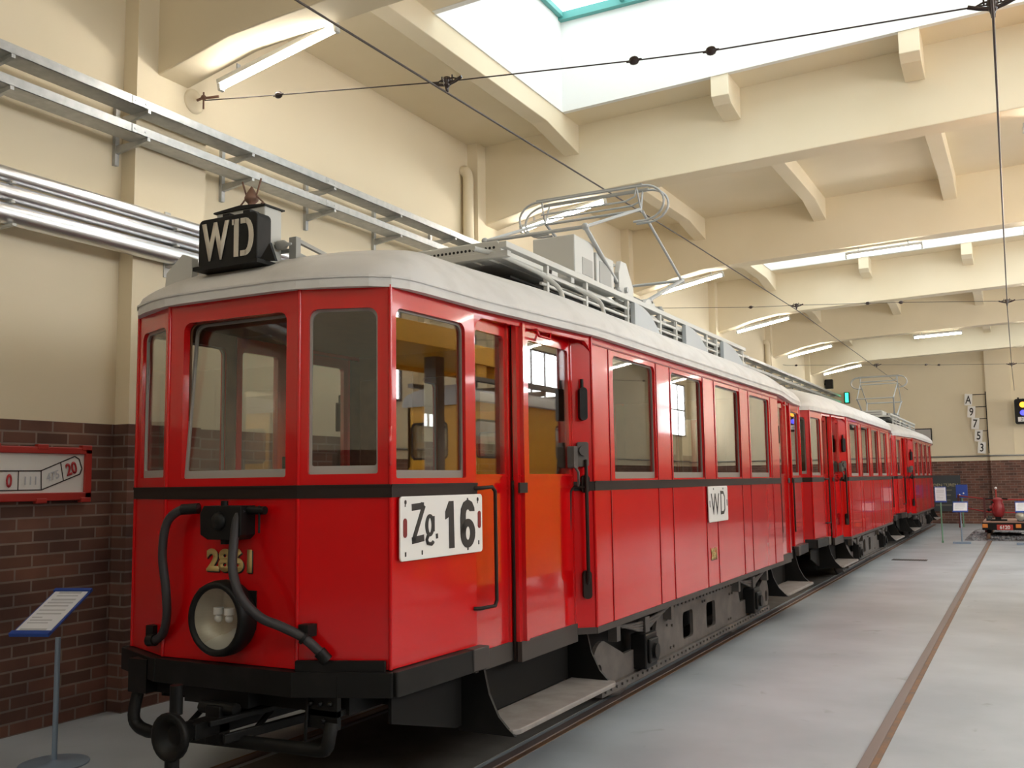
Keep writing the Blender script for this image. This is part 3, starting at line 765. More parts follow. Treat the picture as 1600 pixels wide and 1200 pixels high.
    for sx in (-1, 1):
        b = B(); p, q = (sx*.955, ax[0]-.95), (sx*.955, ax[1]+.95)
        if sx < 0: p, q = q, p
        L = flen(p, q)
        ar = [(.19-.19*math.cos(t), .385+.19*math.sin(t)) for t in [-1.25+.25*k for k in range(13)]]
        out = [(.13, .20), (L-.13, .20)]+[(L-x, z) for x, z in ar]+[(L-.62, .42), (L-1.30, .42), (L-1.42, .66), (1.42, .66), (1.30, .42), (.62, .42)]+ar[::-1]
        hs = [rr(L/2+c-.15, L/2+c+.15, .31, .55, .04, .04) for c in ((-.45, .28) if sx > 0 else (-.28, .45))]+[rr(.07, .17, .29, .42, .045, .045), rr(L-.17, L-.07, .29, .42, .045, .045)]
        b.panel(p, q, [out]+hs, .03)
        b.panel(p, q, [rect(.1, L-.1, .19, .25)], .06, .03)
        for s in [.15+.11*k for k in range(int((L-.3)/.11)+1)]:
            c = at(p, q, s, .225, .03); nn = (at(p, q, s, .225, .045)-c); b.cyl(c, c+nn, .011, 6)
        for s in [1.6+.11*k for k in range(int((L-3.2)/.11)+1)]:
            c = at(p, q, s, .635, 0); b.cyl(c, c+(at(p, q, s, .635, .014)-c), .011, 6)
        for s, z in ((1.62, .55), (1.72, .55), (1.62, .5), (1.75, .48), (L-1.62, .55), (L-1.72, .55), (L/2, .58), (L/2+.07, .58), (1.7, .3), (1.78, .3), (L-1.7, .3), (L-1.78, .3)):
            c = at(p, q, s, z, 0); b.cyl(c, c+(at(p, q, s, z, .014)-c), .013, 6)
        obj('truck_frame', b, m_iron, T)
        for y in ax:
            b = B(); b.lathe((sx*.64, y, .40), (sx, 0, 0), [(0, 0), (0, .386), (.03, .386), (.035, .372), (.14, .368), (.14, .33), (.10, .30), (.09, .14), (.13, .11), (.13, 0)], 32)
            obj('wheel', b, m_iron, T)
            b = B(); b.box(*sorted((sx*.93, sx*1.06)), y-.13, y+.13, .27, .54); b.box(*sorted((sx*1.06, sx*1.085)), y-.10, y+.10, .31, .50)
            b.cyl((sx*1.085, y, .40), (sx*1.11, y, .40), .06, 14)
            obj('axle_box', b, m_black, T, .012)
            b = B()
            for k in range(4):
                Ls = .62-.12*k; z = .62-.022*k
                b.tube([(sx*1.0, y+Ls*t, z+.05*t*t) for t in (-1, -.6, -.2, .2, .6, 1)], .013, 6)
            b.box(*sorted((sx*.97, sx*1.03)), y-.05, y+.05, .50, .66)
            for t in (-1, 1): b.box(*sorted((sx*.96, sx*1.03)), y+t*.62-.035, y+t*.62+.035, .56, .74)
            obj('leaf_spring', b, m_iron, T)
    b = B()
    for y in ax: b.cyl((-.7, y, .40), (.7, y, .40), .06, 12); b.box(-.45, .45, y+.12, y+.75, .24, .58)
    obj('axle', b, m_black, T)
    # steps under the doors
    for sx in (-1, 1):
        for ya, yb in ((1.02, 2.50), (TL-2.50, TL-1.02)):
            b = B(); X = lambda v: sx*v
            b.prism([(X(.84), ya, .335), (X(1.15), ya, .335), (X(1.175), ya+.05, .335), (X(1.19), yb-.05, .335), (X(1.17), yb, .335), (X(.84), yb, .335)], (0, 0, .032))
            st = obj('step', b, m_tread, T, .008)
            for y in (ya-.005, yb-.02):
                P = [(.80, .80), (.96, .80), (.97, .68), (1.0, .55), (1.06, .43), (1.13, .36), (1.17, .33), (.80, .33)]
                obj('step_bracket', B().prism([(X(u), y, z) for u, z in P], (0, .02, 0)), m_black, st)
    # couplers
    for y, sg in ((0, -1), (TL, 1)):
        fe = ends[0 if sg < 0 else 1]; b = B(); c = V((0, y+sg*(.36 if fe else .155), .53))
        b.lathe(c, (0, sg, 0), [(-.14, .04), (-.05, .06), (-.02, .095), (.0, .115), (.03, .118), (.035, .10), (.02, .075), (-.02, .05), (-.02, 0)], 22)
        b.bar(c-V((0, sg*.1, 0)), (0, y-sg*1.3, .50), .10, .08); b.cyl(c+V((0, -sg*.02, .10)), c+V((0, -sg*.02, .24)), .032, 10); b.cyl(c+V((0, 0, -.1)), c+V((0, 0, -.2)), .035, 10)
        b.box(-.05, .05, *sorted((y+sg*.02, y+sg*.10)), .43, .62); b.cyl((.12, y+sg*.05, .60), (-.12, y+sg*.05, .60), .035, 8)
        b.bar((.08, y+sg*.2, .56), (.30, y-sg*.5, .60), .03, .03); b.bar((.10, y+sg*.12, .47), (.36, y-sg*.6, .52), .025, .05)
        obj('coupler', b, m_black, T, .006)
        b = B(); r_ = .028
        if not fe: continue
        b.tube(smooth_path([(-.66, y-sg*.02, .66), (-.66, y+sg*.02, .50), (-.62, y+sg*.02, .44), (-.54, y+sg*.02, .42)], 4)+[V((.56, y+sg*.02, .45))]+smooth_path([(.60, y+sg*.02, .45), (.67, y+sg*.02, .46), (.69, y+sg*.02, .52), (.69, y+sg*.0, .58)], 4), .034, 10)
        b.box(-.70, -.56, *sorted((y-sg*.05, y+sg*.03)), .62, .80); b.box(.50, .70, *sorted((y-sg*.06, y-sg*.03)), .54, .80)
        b.cyl((.52, y-sg*.03, .72), (.52, y+sg*.0, .42), .010, 6); b.box(.50, .70, *sorted((y-sg*.25, y-sg*.03)), .60, .63)
        for x in (-.3, .15): b.cyl((x, y+sg*.02, .44), (x, y-sg*.25, .60), .016, 6)
        for x, z in ((.54, .66), (.60, .66), (.66, .665), (.62, .58)): b.ball((x, y-sg*.02, z), .016, n=1)
        obj('lifeguard', b, m_black, T, .004)
        b = B(); b.box(-.72, .72, *sorted((y-sg*.10, y-sg*.55)), .60, .72); b.box(-.30, .15, *sorted((y+sg*.0, y-sg*.3)), .60, .70); obj('headstock', b, m_black, T)
    # head lamp
    for y, sg in ((0, -1), (TL, 1)):
        if not ends[0 if sg < 0 else 1]: continue
        b = B(); c = V((.02, y, 1.06))
        b.lathe(c, (0, sg, 0), [(0, .185), (.03, .195), (.08, .195), (.11, .188), (.12, .18), (.12, .162), (.10, .158), (.10, .155)], 36); b.box(-.20, .20, *sorted((y, y+sg*.006)), 1.0, 1.20)
        hl = obj('head_lamp', b, m_black, T)
        b = B(); b.lathe(c, (0, sg, 0), [(.008, .0), (.015, .06), (.035, .11), (.06, .14), (.102, .16)], 32); obj('reflector', b, m_chrome, hl)
        b = B()
        for x in (-.015, .06): b.ball(c+V((x, sg*.07, .0)), .022); b.cyl(c+V((x, sg*.07, .02)), c+V((x, sg*.07, .055)), .027, 12)
        obj('bulb', b, m_plate, hl)
        b = B(); b.lathe(c, (0, sg, 0), [(.106, .16), (.111, .12), (.115, .06), (.116, 0)], 32); obj('lens', b, m_glass, hl)
    # socket box, hoses
    for y, sg in ((0, -1), (TL, 1)):
        if not ends[0 if sg < 0 else 1]: continue
        W = lambda x, d, z: V((-x*sg, y+sg*d, z))
        b = B(); c = W(0.035, .05, 1.555)
        b.prism([W(-0.095, 0, 1.49), W(-0.045, 0, 1.465), W(0.155, 0, 1.465), W(0.185, 0, 1.49), W(0.185, 0, 1.64), W(-0.075, 0, 1.64), W(-0.100, 0, 1.60)], (0, sg*.11, 0)); b.ball(W(0.035, .11, 1.56), .05, (1, .6, 1))
        b.cyl(W(0.175, .05, 1.615), W(0.295, .05, 1.615), .022, 10); b.cyl(W(0.265, .06, 1.64), W(0.265, .06, 1.50), .007, 6); b.cyl(W(0.025, .06, 1.64), W(0.025, .06, 1.665), .02, 8); b.cyl(W(0.035, .06, 1.465), W(0.035, .06, 1.44), .025, 8)
        obj('socket_box', b, m_black, T, .01)
        b = B(); P = [W(*v) for v in ((.165, .08, 1.62), (.15, .10, 1.56), (.15, .12, 1.44), (.175, .15, 1.32), (.25, .17, 1.19), (.34, .13, 1.09), (.44, .09, 1.045), (.54, .04, .99), (.615, .005, .92), (.645, -.02, .875))]
        b.tube(smooth_path(P, 5), .024, 10); h = obj('brake_hose', b, m_rub, T)
        b = B(); b.cyl(P[-3], P[-3]+(P[-2]-P[-3])*.15, .034, 10); b.box(*sorted((P[-3].x-.03, P[-3].x+.03)), *sorted((P[-3].y, P[-3].y-sg*.07)), P[-3].z, P[-3].z+.06); obj('hose_clamp', b, m_black, h)
        b = B(); b.cyl(P[-2], P[-1], .032, 10); obj('hose_coupling', b, m_black, h)
        b = B(); P = [W(*v) for v in ((-.17, .05, 1.625), (-.26, .08, 1.62), (-.36, .09, 1.55), (-.39, .09, 1.38), (-.37, .08, 1.20), (-.38, .06, 1.05), (-.44, .03, .95), (-.53, .0, .905), (-.58, .0, .90))]
        b.tube(smooth_path(P, 5), .024, 10); h = obj('brake_hose', b, m_rub, T)
        b = B(); b.cyl(P[0], P[1], .03, 10); obj('hose_coupling', b, m_black, h)
        b = B(); b.cyl(P[-2], P[-1], .033, 10); b.box(*sorted((P[-1].x-.025, P[-1].x+.03)), *sorted((P[-1].y, P[-1].y-sg*.05)), .88, .98); obj('hose_coupling', b, m_black, h)
        # dark foot board on the right corner
        kind, p, q, f = ff[1 if sg < 0 else 9]; L = flen(p, q)
        b = B().panel(p, q, [rect(.0, L-.02, .81, .87)], .03, .035); obj('foot_board', b, m_black, T, .005)
    # corner grab handle on the window post
    b = B(); c = V((tb, ty1, 0)); n = V((.5, -.86, 0))
    b.tube([c+V((0, 0, 2.03))+n*.0, c+V((0, 0, 2.02))+n*.03, c+V((0, 0, 1.85))+n*.03, c+V((0, 0, 1.84))], .009, 7); obj('grab_handle', b, paint, T)
    return T
# ------------------------------------------------------------------ roof equipment
def louvre(b, x0, x1, y, z0, z1, rows=2, pitch=.035):
    n = int((x1-x0)/pitch)
    for j in range(rows):
        for k in range(n): b.cyl((x0+pitch*(k+.5), y, z0+(z1-z0)*(j+.5)/rows), (x0+pitch*(k+.5), y-.004, z0+(z1-z0)*(j+.5)/rows), .011, 8)
def roof_gear(T, plates=True):
    # walkway: long beams carrying the apparatus
    b = B()
    for x in (.60, -.60):
        b.box(x-.03, x+.03, 2.0, 8.6, 3.385, 3.43); b.box(x-.012, x+.012, 2.6, 8.6, 3.30, 3.325); b.box(x-.012, x+.012, 2.6, 8.6, 3.225, 3.245)
        for y in (2.7, 3.45, 4.4, 5.3, 5.8, 6.9, 7.3, 8.5): b.box(x-.018, x+.018, y-.018, y+.018, 3.12, 3.39)
    for y in (2.1, 3.2, 4.45, 5.8, 7.3, 8.5): b.box(-.6, .6, y-.03, y+.03, 3.34, 3.385)
    for x in (-.44, -.30, -.16, -.02, .12, .26, .40): b.box(x, x+.11, 2.1, 8.6, 3.362, 3.385)
    obj('roof_walkway', b, m_rgrey, T, .004)
    obj('shade_sheet', B().box(-.50, .50, 2.3, 8.3, 3.235, 3.25), m_underdark, T)  # dark sheet added to stand in for shadow beneath the walkway boards
    b = B()
    b.prism([(-.40, 2.35, 3.36), (.40, 2.35, 3.36), (.40, 2.35, 3.50), (.36, 2.35, 3.545), (-.36, 2.35, 3.545), (-.40, 2.35, 3.50)], (0, 1.0, 0))
    rc = obj('resistor_cover', b, m_rgrey, T, .012)
    b = B(); louvre(b, -.38, .38, 2.352, 3.40, 3.52, 2); obj('ventilation_holes', b, m_dark, rc)
    b = B(); b.lathe((.37, 3.15, 3.46), (1, 0, 0), [(0, .04), (.05, .04), (.06, .0)], 12); obj('bushing', b, m_ins, rc)
    if not plates: return
    b = B(); b.box(.06, .46, 3.56, 3.99, 3.47, 3.85); bx = obj('apparatus_box', b, m_rgrey, T, .012)
    b = B(); b.box(.458, .464, 3.72, 3.94, 3.53, 3.68)
    obj('mesh_vent', b, m_rgrey2, bx)
    b = B(); b.box(.10, .46, 4.04, 4.46, 3.46, 3.79); bx = obj('apparatus_box', b, m_rgrey, T, .012)
    b = B(); b.box(.458, .464, 4.10, 4.38, 3.51, 3.72); obj('mesh_vent', b, m_rgrey2, bx)
    b = B(); b.prism([(.42, 4.56, 3.43), (.42, 4.95, 3.43), (.42, 4.93, 3.62), (.42, 4.84, 3.72), (.42, 4.76, 3.82), (.42, 4.62, 3.82), (.42, 4.56, 3.70)], (.05, 0, 0)); b.bar((.1, 4.5, 3.78), (.42, 4.6, 3.78), .03, .03)
    obj('arc_shield', b, m_rgrey, T, .006)
    b = B(); b.prism([(.36, 5.15+.19*(1-math.cos(t)), 3.43+.13*math.sin(t)) for t in [PI*k/10 for k in range(11)]], (.14, 0, 0)); b.cyl((.40, 5.05, 3.60), (-.40, 5.05, 3.60), .03, 10)
    obj('cable_drum', b, m_rgrey, T, .004)
    for x in (-.45, .45):
        for y in (4.55, 5.75):
            b = B(); b.lathe((x, y, 3.40), (0, 0, 1), [(0, .03), (.02, .05), (.03, .03), (.05, .055), (.06, .03), (.08, .055), (.09, .03), (.11, .05), (.13, .03), (.15, .03)], 12); obj('insulator', b, m_rgrey2, T)
    # curved ventilator plates on both roof sides
    for sx in ((-1, 1) if plates else ()):
        for y0_, y1_ in ((4.44, 5.24), (5.96, 6.88), (7.41, 8.50)):
            L = y1_-y0_; P = [(sx*.62, y0_, 3.06), (sx*.62, y0_, 3.37)]
            for k in range(1, 13):
                t = k/12; P.append((sx*.62, y0_+L*t*.94, 3.37-.25*t**2.5))
            P += [(sx*.62, y1_, 3.115), (sx*.62, y1_, 3.06)]
            obj('ventilator_cover', B().prism(P, (sx*.045, 0, 0)), m_vent, T, .004)
            obj('drip_lip', B().box(*sorted((sx*.60, sx*.72)), y1_-.05, y1_+.05, 3.10, 3.125), m_trim, T)
    # conduits running down the roof
    for y, x1, y1 in ((1.9, .72, 2.65), (1.95, .76, 3.35)):
        b = B(); P = [(.42, y, 3.38), (.46, y+.25, 3.385), (.52, y1-.45, 3.36), (.60, y1-.12, 3.31), (x1, y1, 3.20), (x1+.04, y1+.01, 3.09), (x1+.06, y1+.04, 3.05)]
        b.tube(smooth_path(P, 5), .018, 8); obj('conduit', b, m_rgrey, T)

def pantograph(T, z_top, knee_dy, z_knee):
    """yc = centre of the tram; diamond of tubes with a horned contact bow"""
    yc = 5.05; zb = 3.55; h = .50
    P = empty('pantograph', (0, 0, 0)); P.parent = T
    base = B()
    for s in (-1, 1):
        base.cyl((-.5, yc+s*.34, zb), (.5, yc+s*.34, zb), .028, 10)
        for x in (-.45, .45): base.cyl((x, yc-.6, zb-.03), (x, yc+.6, zb-.03), .018, 8)
    base.cyl((0, yc-.3, zb+.04), (0, yc+.3, zb+.04), .045, 12)
    obj('base_frame', base, m_steel, P)
    zm = z_top-.22
    for s in (-1, 1):
        yk = yc+s*knee_dy; b = B()
        for x in (-h, h): b.tube([(x*.86, yc+s*.34, zb), (x, yk, z_knee)], .022, 8); b.ball((x, yk, z_knee), .034)
        b.cyl((-h, yk, z_knee), (h, yk, z_knee), .017, 8)
        obj('lower_arm', b, m_steel, P)
        for x in (-h, h): obj('upper_arm', B().tube([(x, yk, z_knee), (x*1.06, yc+s*.04, zm)], .015, 8), m_steel, P)
    b = B(); w, r = .58, .17
    b.cyl((-h*1.06, yc, zm), (h*1.06, yc, zm), .014, 8)
    for dy in (-.09, .09):
        L = [(-w, yc+dy, z_top), (w, yc+dy, z_top)]
        arc = lambda s: [(s*(w+r*1.25*math.sin(t)), yc+dy*(1-.5*t/PI), z_top-r+r*math.cos(t)) for t in [PI*k/12 for k in range(1, 13)]]
        b.tube(list(reversed([V(p) for p in arc(-1)]+[V((-w*.80, yc+dy*.5, z_top-2*r))]))+[V(p) for p in L]+[V(p) for p in arc(1)]+[V((w*.80, yc+dy*.5, z_top-2*r))], .012, 8)
        for x in (-h*1.06, h*1.06): b.tube([(x, yc, zm), (x*.98, yc+dy, z_top-.01)], .010, 6)
        b.tube([(-h*1.06, yc+dy, zm+.08), (h*.8, yc+dy, zm+.085), (h*1.0, yc+dy, zm+.12), (h*1.03, yc+dy, z_top-.02)], .010, 6)
    obj('contact_bow', b, m_steel, P)
    b = B(); b.box(-w, w, yc-.10, yc-.075, z_top+.0, z_top+.022); b.box(-w, w, yc+.075, yc+.10, z_top+.0, z_top+.022)
    obj('contact_strip', b, m_rgrey2, P)

# ------------------------------------------------------------------ the three red trams
lead = tram(0, 'red and grey motor tram 2861 at the head of the row, nearest the camera', m_red, 'red trams standing in a row', True, True, (1, 0))
roof_gear(lead); pantograph(lead, 4.63, 1.34, 3.94)
trailer = tram(10.93, 'red trailer tram without current collector, second in the row', m_red, 'red trams standing in a row', False, False, (0, 0))
third = tram(21.86, 'red motor tram with raised current collector, last of the row by the far wall', m_red, 'red trams standing in a row', True, False, (0, 1))
roof_gear(third, False); pantograph(third, 4.72, 1.0, 4.0)

# numbers on the leading tram (gold with a black shadow)
def number(T, s, pos, u, v, h, xs):
    u_, n = V(u), V(u).cross(V(v))
    text('fleet_number_shadow', s, m_ink, V(pos)+u_*.006-V(v)*.006, u, v, h, T, xs, .045, .0015)
    tag(text('fleet_number', s, m_gold, V(pos)+n*.003, u, v, h, T, xs, .045, .0015), 'gold number '+s+' with black shadow')
number(lead, '2861', (.008, -.001, 1.352), (1, 0, 0), (0, 0, 1), .125, 1.12)
number(lead, '2861', (tw+.001, ty3+2.85, 1.04), (0, 1, 0), (0, 0, 1), .115, .72)
number(third, '2861', (tw+.001, ty3+2.85, 1.04), (0, 1, 0), (0, 0, 1), .115, .72) if False else None

# sign box and lamp housing on the front roof of 2861
SX = -.045
b = B(); b.prism([(p[0], .0, p[1]) for p in rr(SX-.215, SX+.215, 2.955, 3.225, .035, .02)], (0, .115, 0))
db = tag(obj('destination_box', b, m_black, lead, .008), 'black lamp box with cream letters WD')
b = B(); b.prism([(SX-.235, -.02, 2.935), (SX+.235, -.02, 2.935), (SX+.235, -.02, 2.957), (SX-.235, -.02, 2.957)], (0, .15, 0)); obj('mount', b, m_black, db)
b = B(); b.prism([(SX+.213, .02, 2.955), (SX+.275, .08, 2.955), (SX+.213, .10, 3.07)], (0, .02, 0)); obj('side_bracket', b, m_black, db)
for x in (SX-.03, SX+.12): obj('catch', B().box(x-.025, x+.025, .02, .09, 3.22, 3.245), m_black, db)
text('letter', 'W', m_letter, (SX-.083, -.001, 3.09), (1, 0, 0), (0, 0, 1), .215, db, .62, .035, .003)
b = B()
b.box(SX+.053, SX+.085, -.004, 0, 2.985, 3.195); b.box(SX+.038, SX+.06, -.004, 0, 3.165, 3.195)
for za, zc in ((2.985, 3.015), (3.165, 3.195)): b.box(SX+.100, SX+.140, -.004, 0, za, zc)
P = [(SX+.135+.058*math.sin(t), 0, 3.09+.105*math.cos(t)) for t in [PI*k/10 for k in range(11)]]; Q = [(SX+.135+.026*math.sin(t), 0, 3.09+.075*math.cos(t)) for t in [PI*k/10 for k in range(11)]]
for k in range(10): b.prism([P[k], P[k+1], Q[k+1], Q[k]], (0, -.004, 0))
obj('letter', b, m_letter, db)
b = B(); b.box(-.245, .115, .12, .26, 2.90, 3.29); lh = obj('lightning_arrester_box', b, m_rgrey, lead, .008)
b = B(); b.prism([(-.258, .108, 3.288), (.127, .108, 3.288), (.127, .108, 3.296), (-.065, .108, 3.312), (-.258, .108, 3.296)], (0, .164, 0)); obj('lid', b, m_black, lh)
b = B(); b.lathe((-.02, .16, 3.30), (0, 0, 1), [(0, .028), (.012, .034), (.02, .02), (.03, .022), (.045, .038), (.06, .04), (.08, .032), (.125, .005), (.13, 0)], 16); obj('insulator', b, m_rust, lh)
b = B()
for s in (-1, 1): b.tube([(-.02+s*.085, .16, 3.30), (-.02+s*.085, .16, 3.325), (-.02+s*.035, .16, 3.37), (-.02+s*.07, .16, 3.465)], .0055, 6); b.cyl((-.02+s*.085, .16, 3.29), (-.02+s*.085, .16, 3.32), .013, 8)
obj('spark_horn', b, m_rust, lh)
b = B(); b.lathe((.12, .22, 3.08), (1, 0, 0), [(0, .02), (.01, .028), (.05, .028), (.07, .012), (.10, .006), (.10, 0)], 12); b.bar((.195, .28, 3.04), (-.2, 1.2, 3.12), .025, .022); b.bar((.195, .28, 3.12), (-.35, 1.6, 3.24), .022, .022); b.box(.17, .22, .26, .30, 2.90, 3.13); b.bar((-.3, .28, 3.06), (.195, .28, 3.06), .02, .02); b.box(-.32, -.28, .26, .30, 2.90, 3.1)
obj('roof_rail', b, m_rgrey2, lead)
b = B(); b.prism([(-.66, .12, 2.80), (-.44, .12, 2.86), (-.43, .12, 3.06), (-.51, .12, 3.09), (-.64, .12, 2.99)], (0, .05, 0)); b.tube(smooth_path([(-.42, .2, 2.93), (-.40, .2, 3.03), (-.34, .2, 3.07), (-.27, .2, 3.06), (-.24, .2, 2.98)], 4), .028, 10); b.box(-.40, -.26, .14, .3, 2.88, 2.98)
obj('horn', b, m_rgrey, lead, .006)

# plates hanging on the leading tram
def plate(name, label, p, q, s0, s1, z0, z1, m=m_plate):
    c = at(p, q, (s0+s1)/2, (z0+z1)/2, .012)
    r = empty(name, c, label, 'plate'); u = V((q[0]-p[0], q[1]-p[1], 0)).normalized(); n = V((u.y, -u.x, 0)); hw, hh = (s1-s0)/2, (z1-z0)/2
    lp = rr(-hw, hw, -hh, hh, .02, .02)
    b = B().prism([u*s+V((0, 0, z))+n*.002 for s, z in lp], n*.010); obj('panel', b, m, r, .003)
    return r, u, n, hw, hh
Z = V((0, 0, 1))
kind, p, q, f = facets()[2]
r, u, n, hw, hh = plate('train_number_plate', 'white enamel plate reading Zg. 16 hung on the front corner of tram 2861', p, q, .05, .835, 1.348, 1.676)
W = 2*hw; H = 2*hh; Q = lambda s, t: u*(s*W-hw)+Z*(hh-t*H)+n*.0125
def bars(L, wd, m, nm):
    b = B()
    for (s, t), (s2, t2) in L: b.bar(Q(s, t), Q(s2, t2), wd, .003, n)
    return obj(nm, b, m, r)
b = B(); b.bar(Q(.125, .175), Q(.262, .155), .035, .003, n); b.bar(Q(.262, .15), Q(.140, .70), .030, .003, n); b.bar(Q(.125, .695), Q(.262, .665), .035, .003, n); b.bar(Q(.235, .13), Q(.235, .10), .011, .003, n)
obj('letter', b, m_ink, r)
b = B(); ring = lambda cs, ct, a, c: [Q(cs+a*math.sin(t), ct-c*math.cos(t)) for t in [2*PI*k/28 for k in range(28)]]
def ringmesh(b, O, I):
    for k in range(len(O)): j = (k+1) % len(O); b.prism([O[k], O[j], I[j], I[k]], n*.003)
ringmesh(b, ring(.328, .475, .052, .18), ring(.328, .475, .020, .12)); b.bar(Q(.372, .33), Q(.372, .58), .022, .003, n)
b.tube([Q(s, t) for s, t in ((.305, .64), (.290, .70), (.300, .755), (.345, .775), (.365, .745))], .011, 6); b.bar(Q(.400, .66), Q(.424, .655), .026, .003, n)
obj('letter', b, m_ink, r)
b = B(); b.prism([Q(.56, .10), Q(.615, .10), Q(.625, .88), Q(.563, .88), Q(.558, .36), Q(.515, .40), Q(.515, .27)], n*.003); obj('numeral', b, m_ink, r)
b = B(); O = ring(.80, .66, .095, .245); I = ring(.80, .66, .030, .115); ringmesh(b, O, I)
P1 = [(.705, .66), (.703, .40), (.712, .24), (.745, .13), (.80, .085), (.855, .13), (.885, .23), (.888, .29)]; P2 = [(.77, .66), (.77, .42), (.772, .32), (.782, .27), (.80, .25), (.820, .27), (.828, .29), (.828, .29)]
for k in range(7): b.prism([Q(*P1[k]), Q(*P1[k+1]), Q(*P2[k+1]), Q(*P2[k])] if P2[k] != P2[k+1] else [Q(*P1[k]), Q(*P1[k+1]), Q(*P2[k])], n*.003)
b.bar(Q(.80, .10), Q(.80, .06), .011, .003, n); b.bar(Q(.80, .88), Q(.80, .945), .011, .003, n)
obj('numeral', b, m_ink, r)
b = B()
for s, t in ((.055, .20-.14), (.935, .06)): b.prism([u*((s+.011*math.sin(k*PI/6))*W-hw)+Z*(hh-(t+.03-.035*math.cos(k*PI/6))*H)+n*.0125 for k in range(12)], n*.002); b.bar(Q(s, t+.04), Q(s-.003, t+.10), .006, .003, n)
for s, t in ((.055, .86), (.24, .86), (.945, .80)): b.bar(Q(s, t), Q(s, t+.07), .010, .003, n)
obj('slot', b, m_ink, r)
b = B()
for s, t in ((.05, .49), (.955, .44)): b.prism([Q(s+.020*math.sin(a), t-.10-.05*math.cos(a)) for a in [-PI/2+PI*k/8 for k in range(9)]]+[Q(s+.020*math.sin(a), t+.10-.05*math.cos(a)) for a in [PI/2+PI*k/8 for k in range(9)]], n*.002)
obj('grip_slot', b, mat('dark red slot', (.22, .02, .02), .4), r)
kind, p, q, f = facets()[4]
r, u, n, hw, hh = plate('route_plate', 'small white plate with the letters WD on the side of tram 2861', p, q, 2.665, 3.32, 1.335, 1.672)
text('letter', 'W', m_ink, -u*.12+n*.0125, u, Z, .20, r, .9, -.008, .002); 
b = B(); W = 2*hw; H = 2*hh; Q = lambda s, t: u*(s*W-hw)+Z*(hh-t*H)+n*.0125
b.bar(Q(.62, .17), Q(.62, .78), .022, .003, n); b.bar(Q(.82, .30), Q(.82, .68), .022, .003, n); b.bar(Q(.60, .18), Q(.76, .19), .03, .003, n); b.bar(Q(.60, .77), Q(.76, .76), .03, .003, n); b.bar(Q(.75, .18), Q(.82, .31), .022, .003, n); b.bar(Q(.75, .77), Q(.82, .67), .022, .003, n)
obj('letter', b, m_ink, r)
b = B()
for s in (.25, .75): b.bar(Q(s, .05), Q(s, .10), .018, .003, n)
for t in (.47,): b.bar(Q(.05, .40), Q(.05, .58), .016, .003, n); b.bar(Q(.95, .40), Q(.95, .58), .016, .003, n)
obj('slot', b, m_ink, r)
# sign box and a folded board on the trailer roof
b = B(); b.box(-.36, .36, .55, .95, 3.10, 3.22); obj('roof_box', b, m_rgrey2, trailer, .01)
# the yellow tower car to the right, seen only as reflections in doors and windows
r = empty('tower_car', (5.9, 9.6, 0), 'golden yellow works railcar with grey roof and raised platform, mirrored in the red doors', 'works railcar')
hx, hy = 1.0, 1.75
b = B()
for A, Bq in (((-hx, -hy), (hx, -hy)), ((hx, -hy), (hx, hy)), ((hx, hy), (-hx, hy)), ((-hx, hy), (-hx, -hy))):
    L = flen(A, Bq); ws = [(.12, .80), (1.25, 1.95)] if L < 2.5 else [(L-1.02, L-.12), (.15, 1.0)]
    b.panel(A, Bq, [rect(0, L, .30, 2.90)]+[rr(s0, s1, 2.08, 2.64, .08, .08) for s0, s1 in ws], .05)
    for z in (1.05, 1.95): b.panel(A, Bq, [rect(.02, L-.02, z, z+.02)], .01, .008)
obj('body_shell', b, m_yel, r)
for A, Bq in (((-hx, -hy), (hx, -hy)), ((hx, -hy), (hx, hy)), ((hx, hy), (-hx, hy)), ((-hx, hy), (-hx, -hy))):
    L = flen(A, Bq); ws = [(.12, .80), (1.25, 1.95)] if L < 2.5 else [(L-1.02, L-.12), (.15, 1.0)]
    for s0, s1 in ws:
        wf = obj('window', B().panel(A, Bq, [rr(s0, s1, 2.08, 2.64, .08, .08), rr(s0+.03, s1-.03, 2.11, 2.61, .06, .06)], .02, -.01), m_black, r)
        obj('pane', B().panel(A, Bq, [rr(s0+.02, s1-.02, 2.10, 2.62, .06, .06)], .005, -.018), m_glass, wf)
b = B(); b.box(-hx+.06, hx-.06, -hy+.06, hy-.06, .8, .86); obj('floor', b, m_underdark, r)
b = B(); b.prism([(x, -hy-.06, z) for x, z in [(-1.06, 2.88)]+[(-1.06*math.cos(PI*k/14), 2.90+.27*math.sin(PI*k/14)**.6) for k in range(15)]+[(1.06, 2.88)]], (0, 2*hy+.12, 0), True); obj('roof', b, m_roof, r)
b = B()
for x in (-.95, .95): b.box(x-.05, x+.05, -hy, hy, 3.18, 3.24)
for y in (-1.5, -.5, .5, 1.5): b.box(-.95, .95, y-.03, y+.03, 3.10, 3.18)
obj('roof_rack', b, m_frame, r)
b = B(); b.box(-.95, .95, -4.6, -.55, 3.50, 3.56)
for x in (-.98, .92): b.box(x, x+.06, -4.6, -.55, 3.43, 3.70)
for y in (-4.6, -.61): b.box(-.95, .95, y, y+.06, 3.43, 3.70)
pf = obj('platform', b, m_yel, r, .006)
for y in (-1.5, -.95): obj('platform_bracket', B().box(-.95, -.60, y, y+.30, 3.24, 3.44), m_yel, pf, .01)
for y in (-3.9, -2.4): b = B(); b.box(-.1, .1, y-.1, y+.1, 0.3, 3.5); obj('mast', b, m_frame, pf)
b = B(); b.box(-.8, .8, -hy+.2, hy-.2, .30, .62); obj('underframe', b, m_underdark, r)
for x in (-.74, .74):
    for y in (-.9, .9): b = B(); b.lathe((x-.05, y, .38), (1, 0, 0), [(0, 0), (0, .36), (.10, .36), (.10, 0)], 24); obj('wheel', b, m_underdark, r)
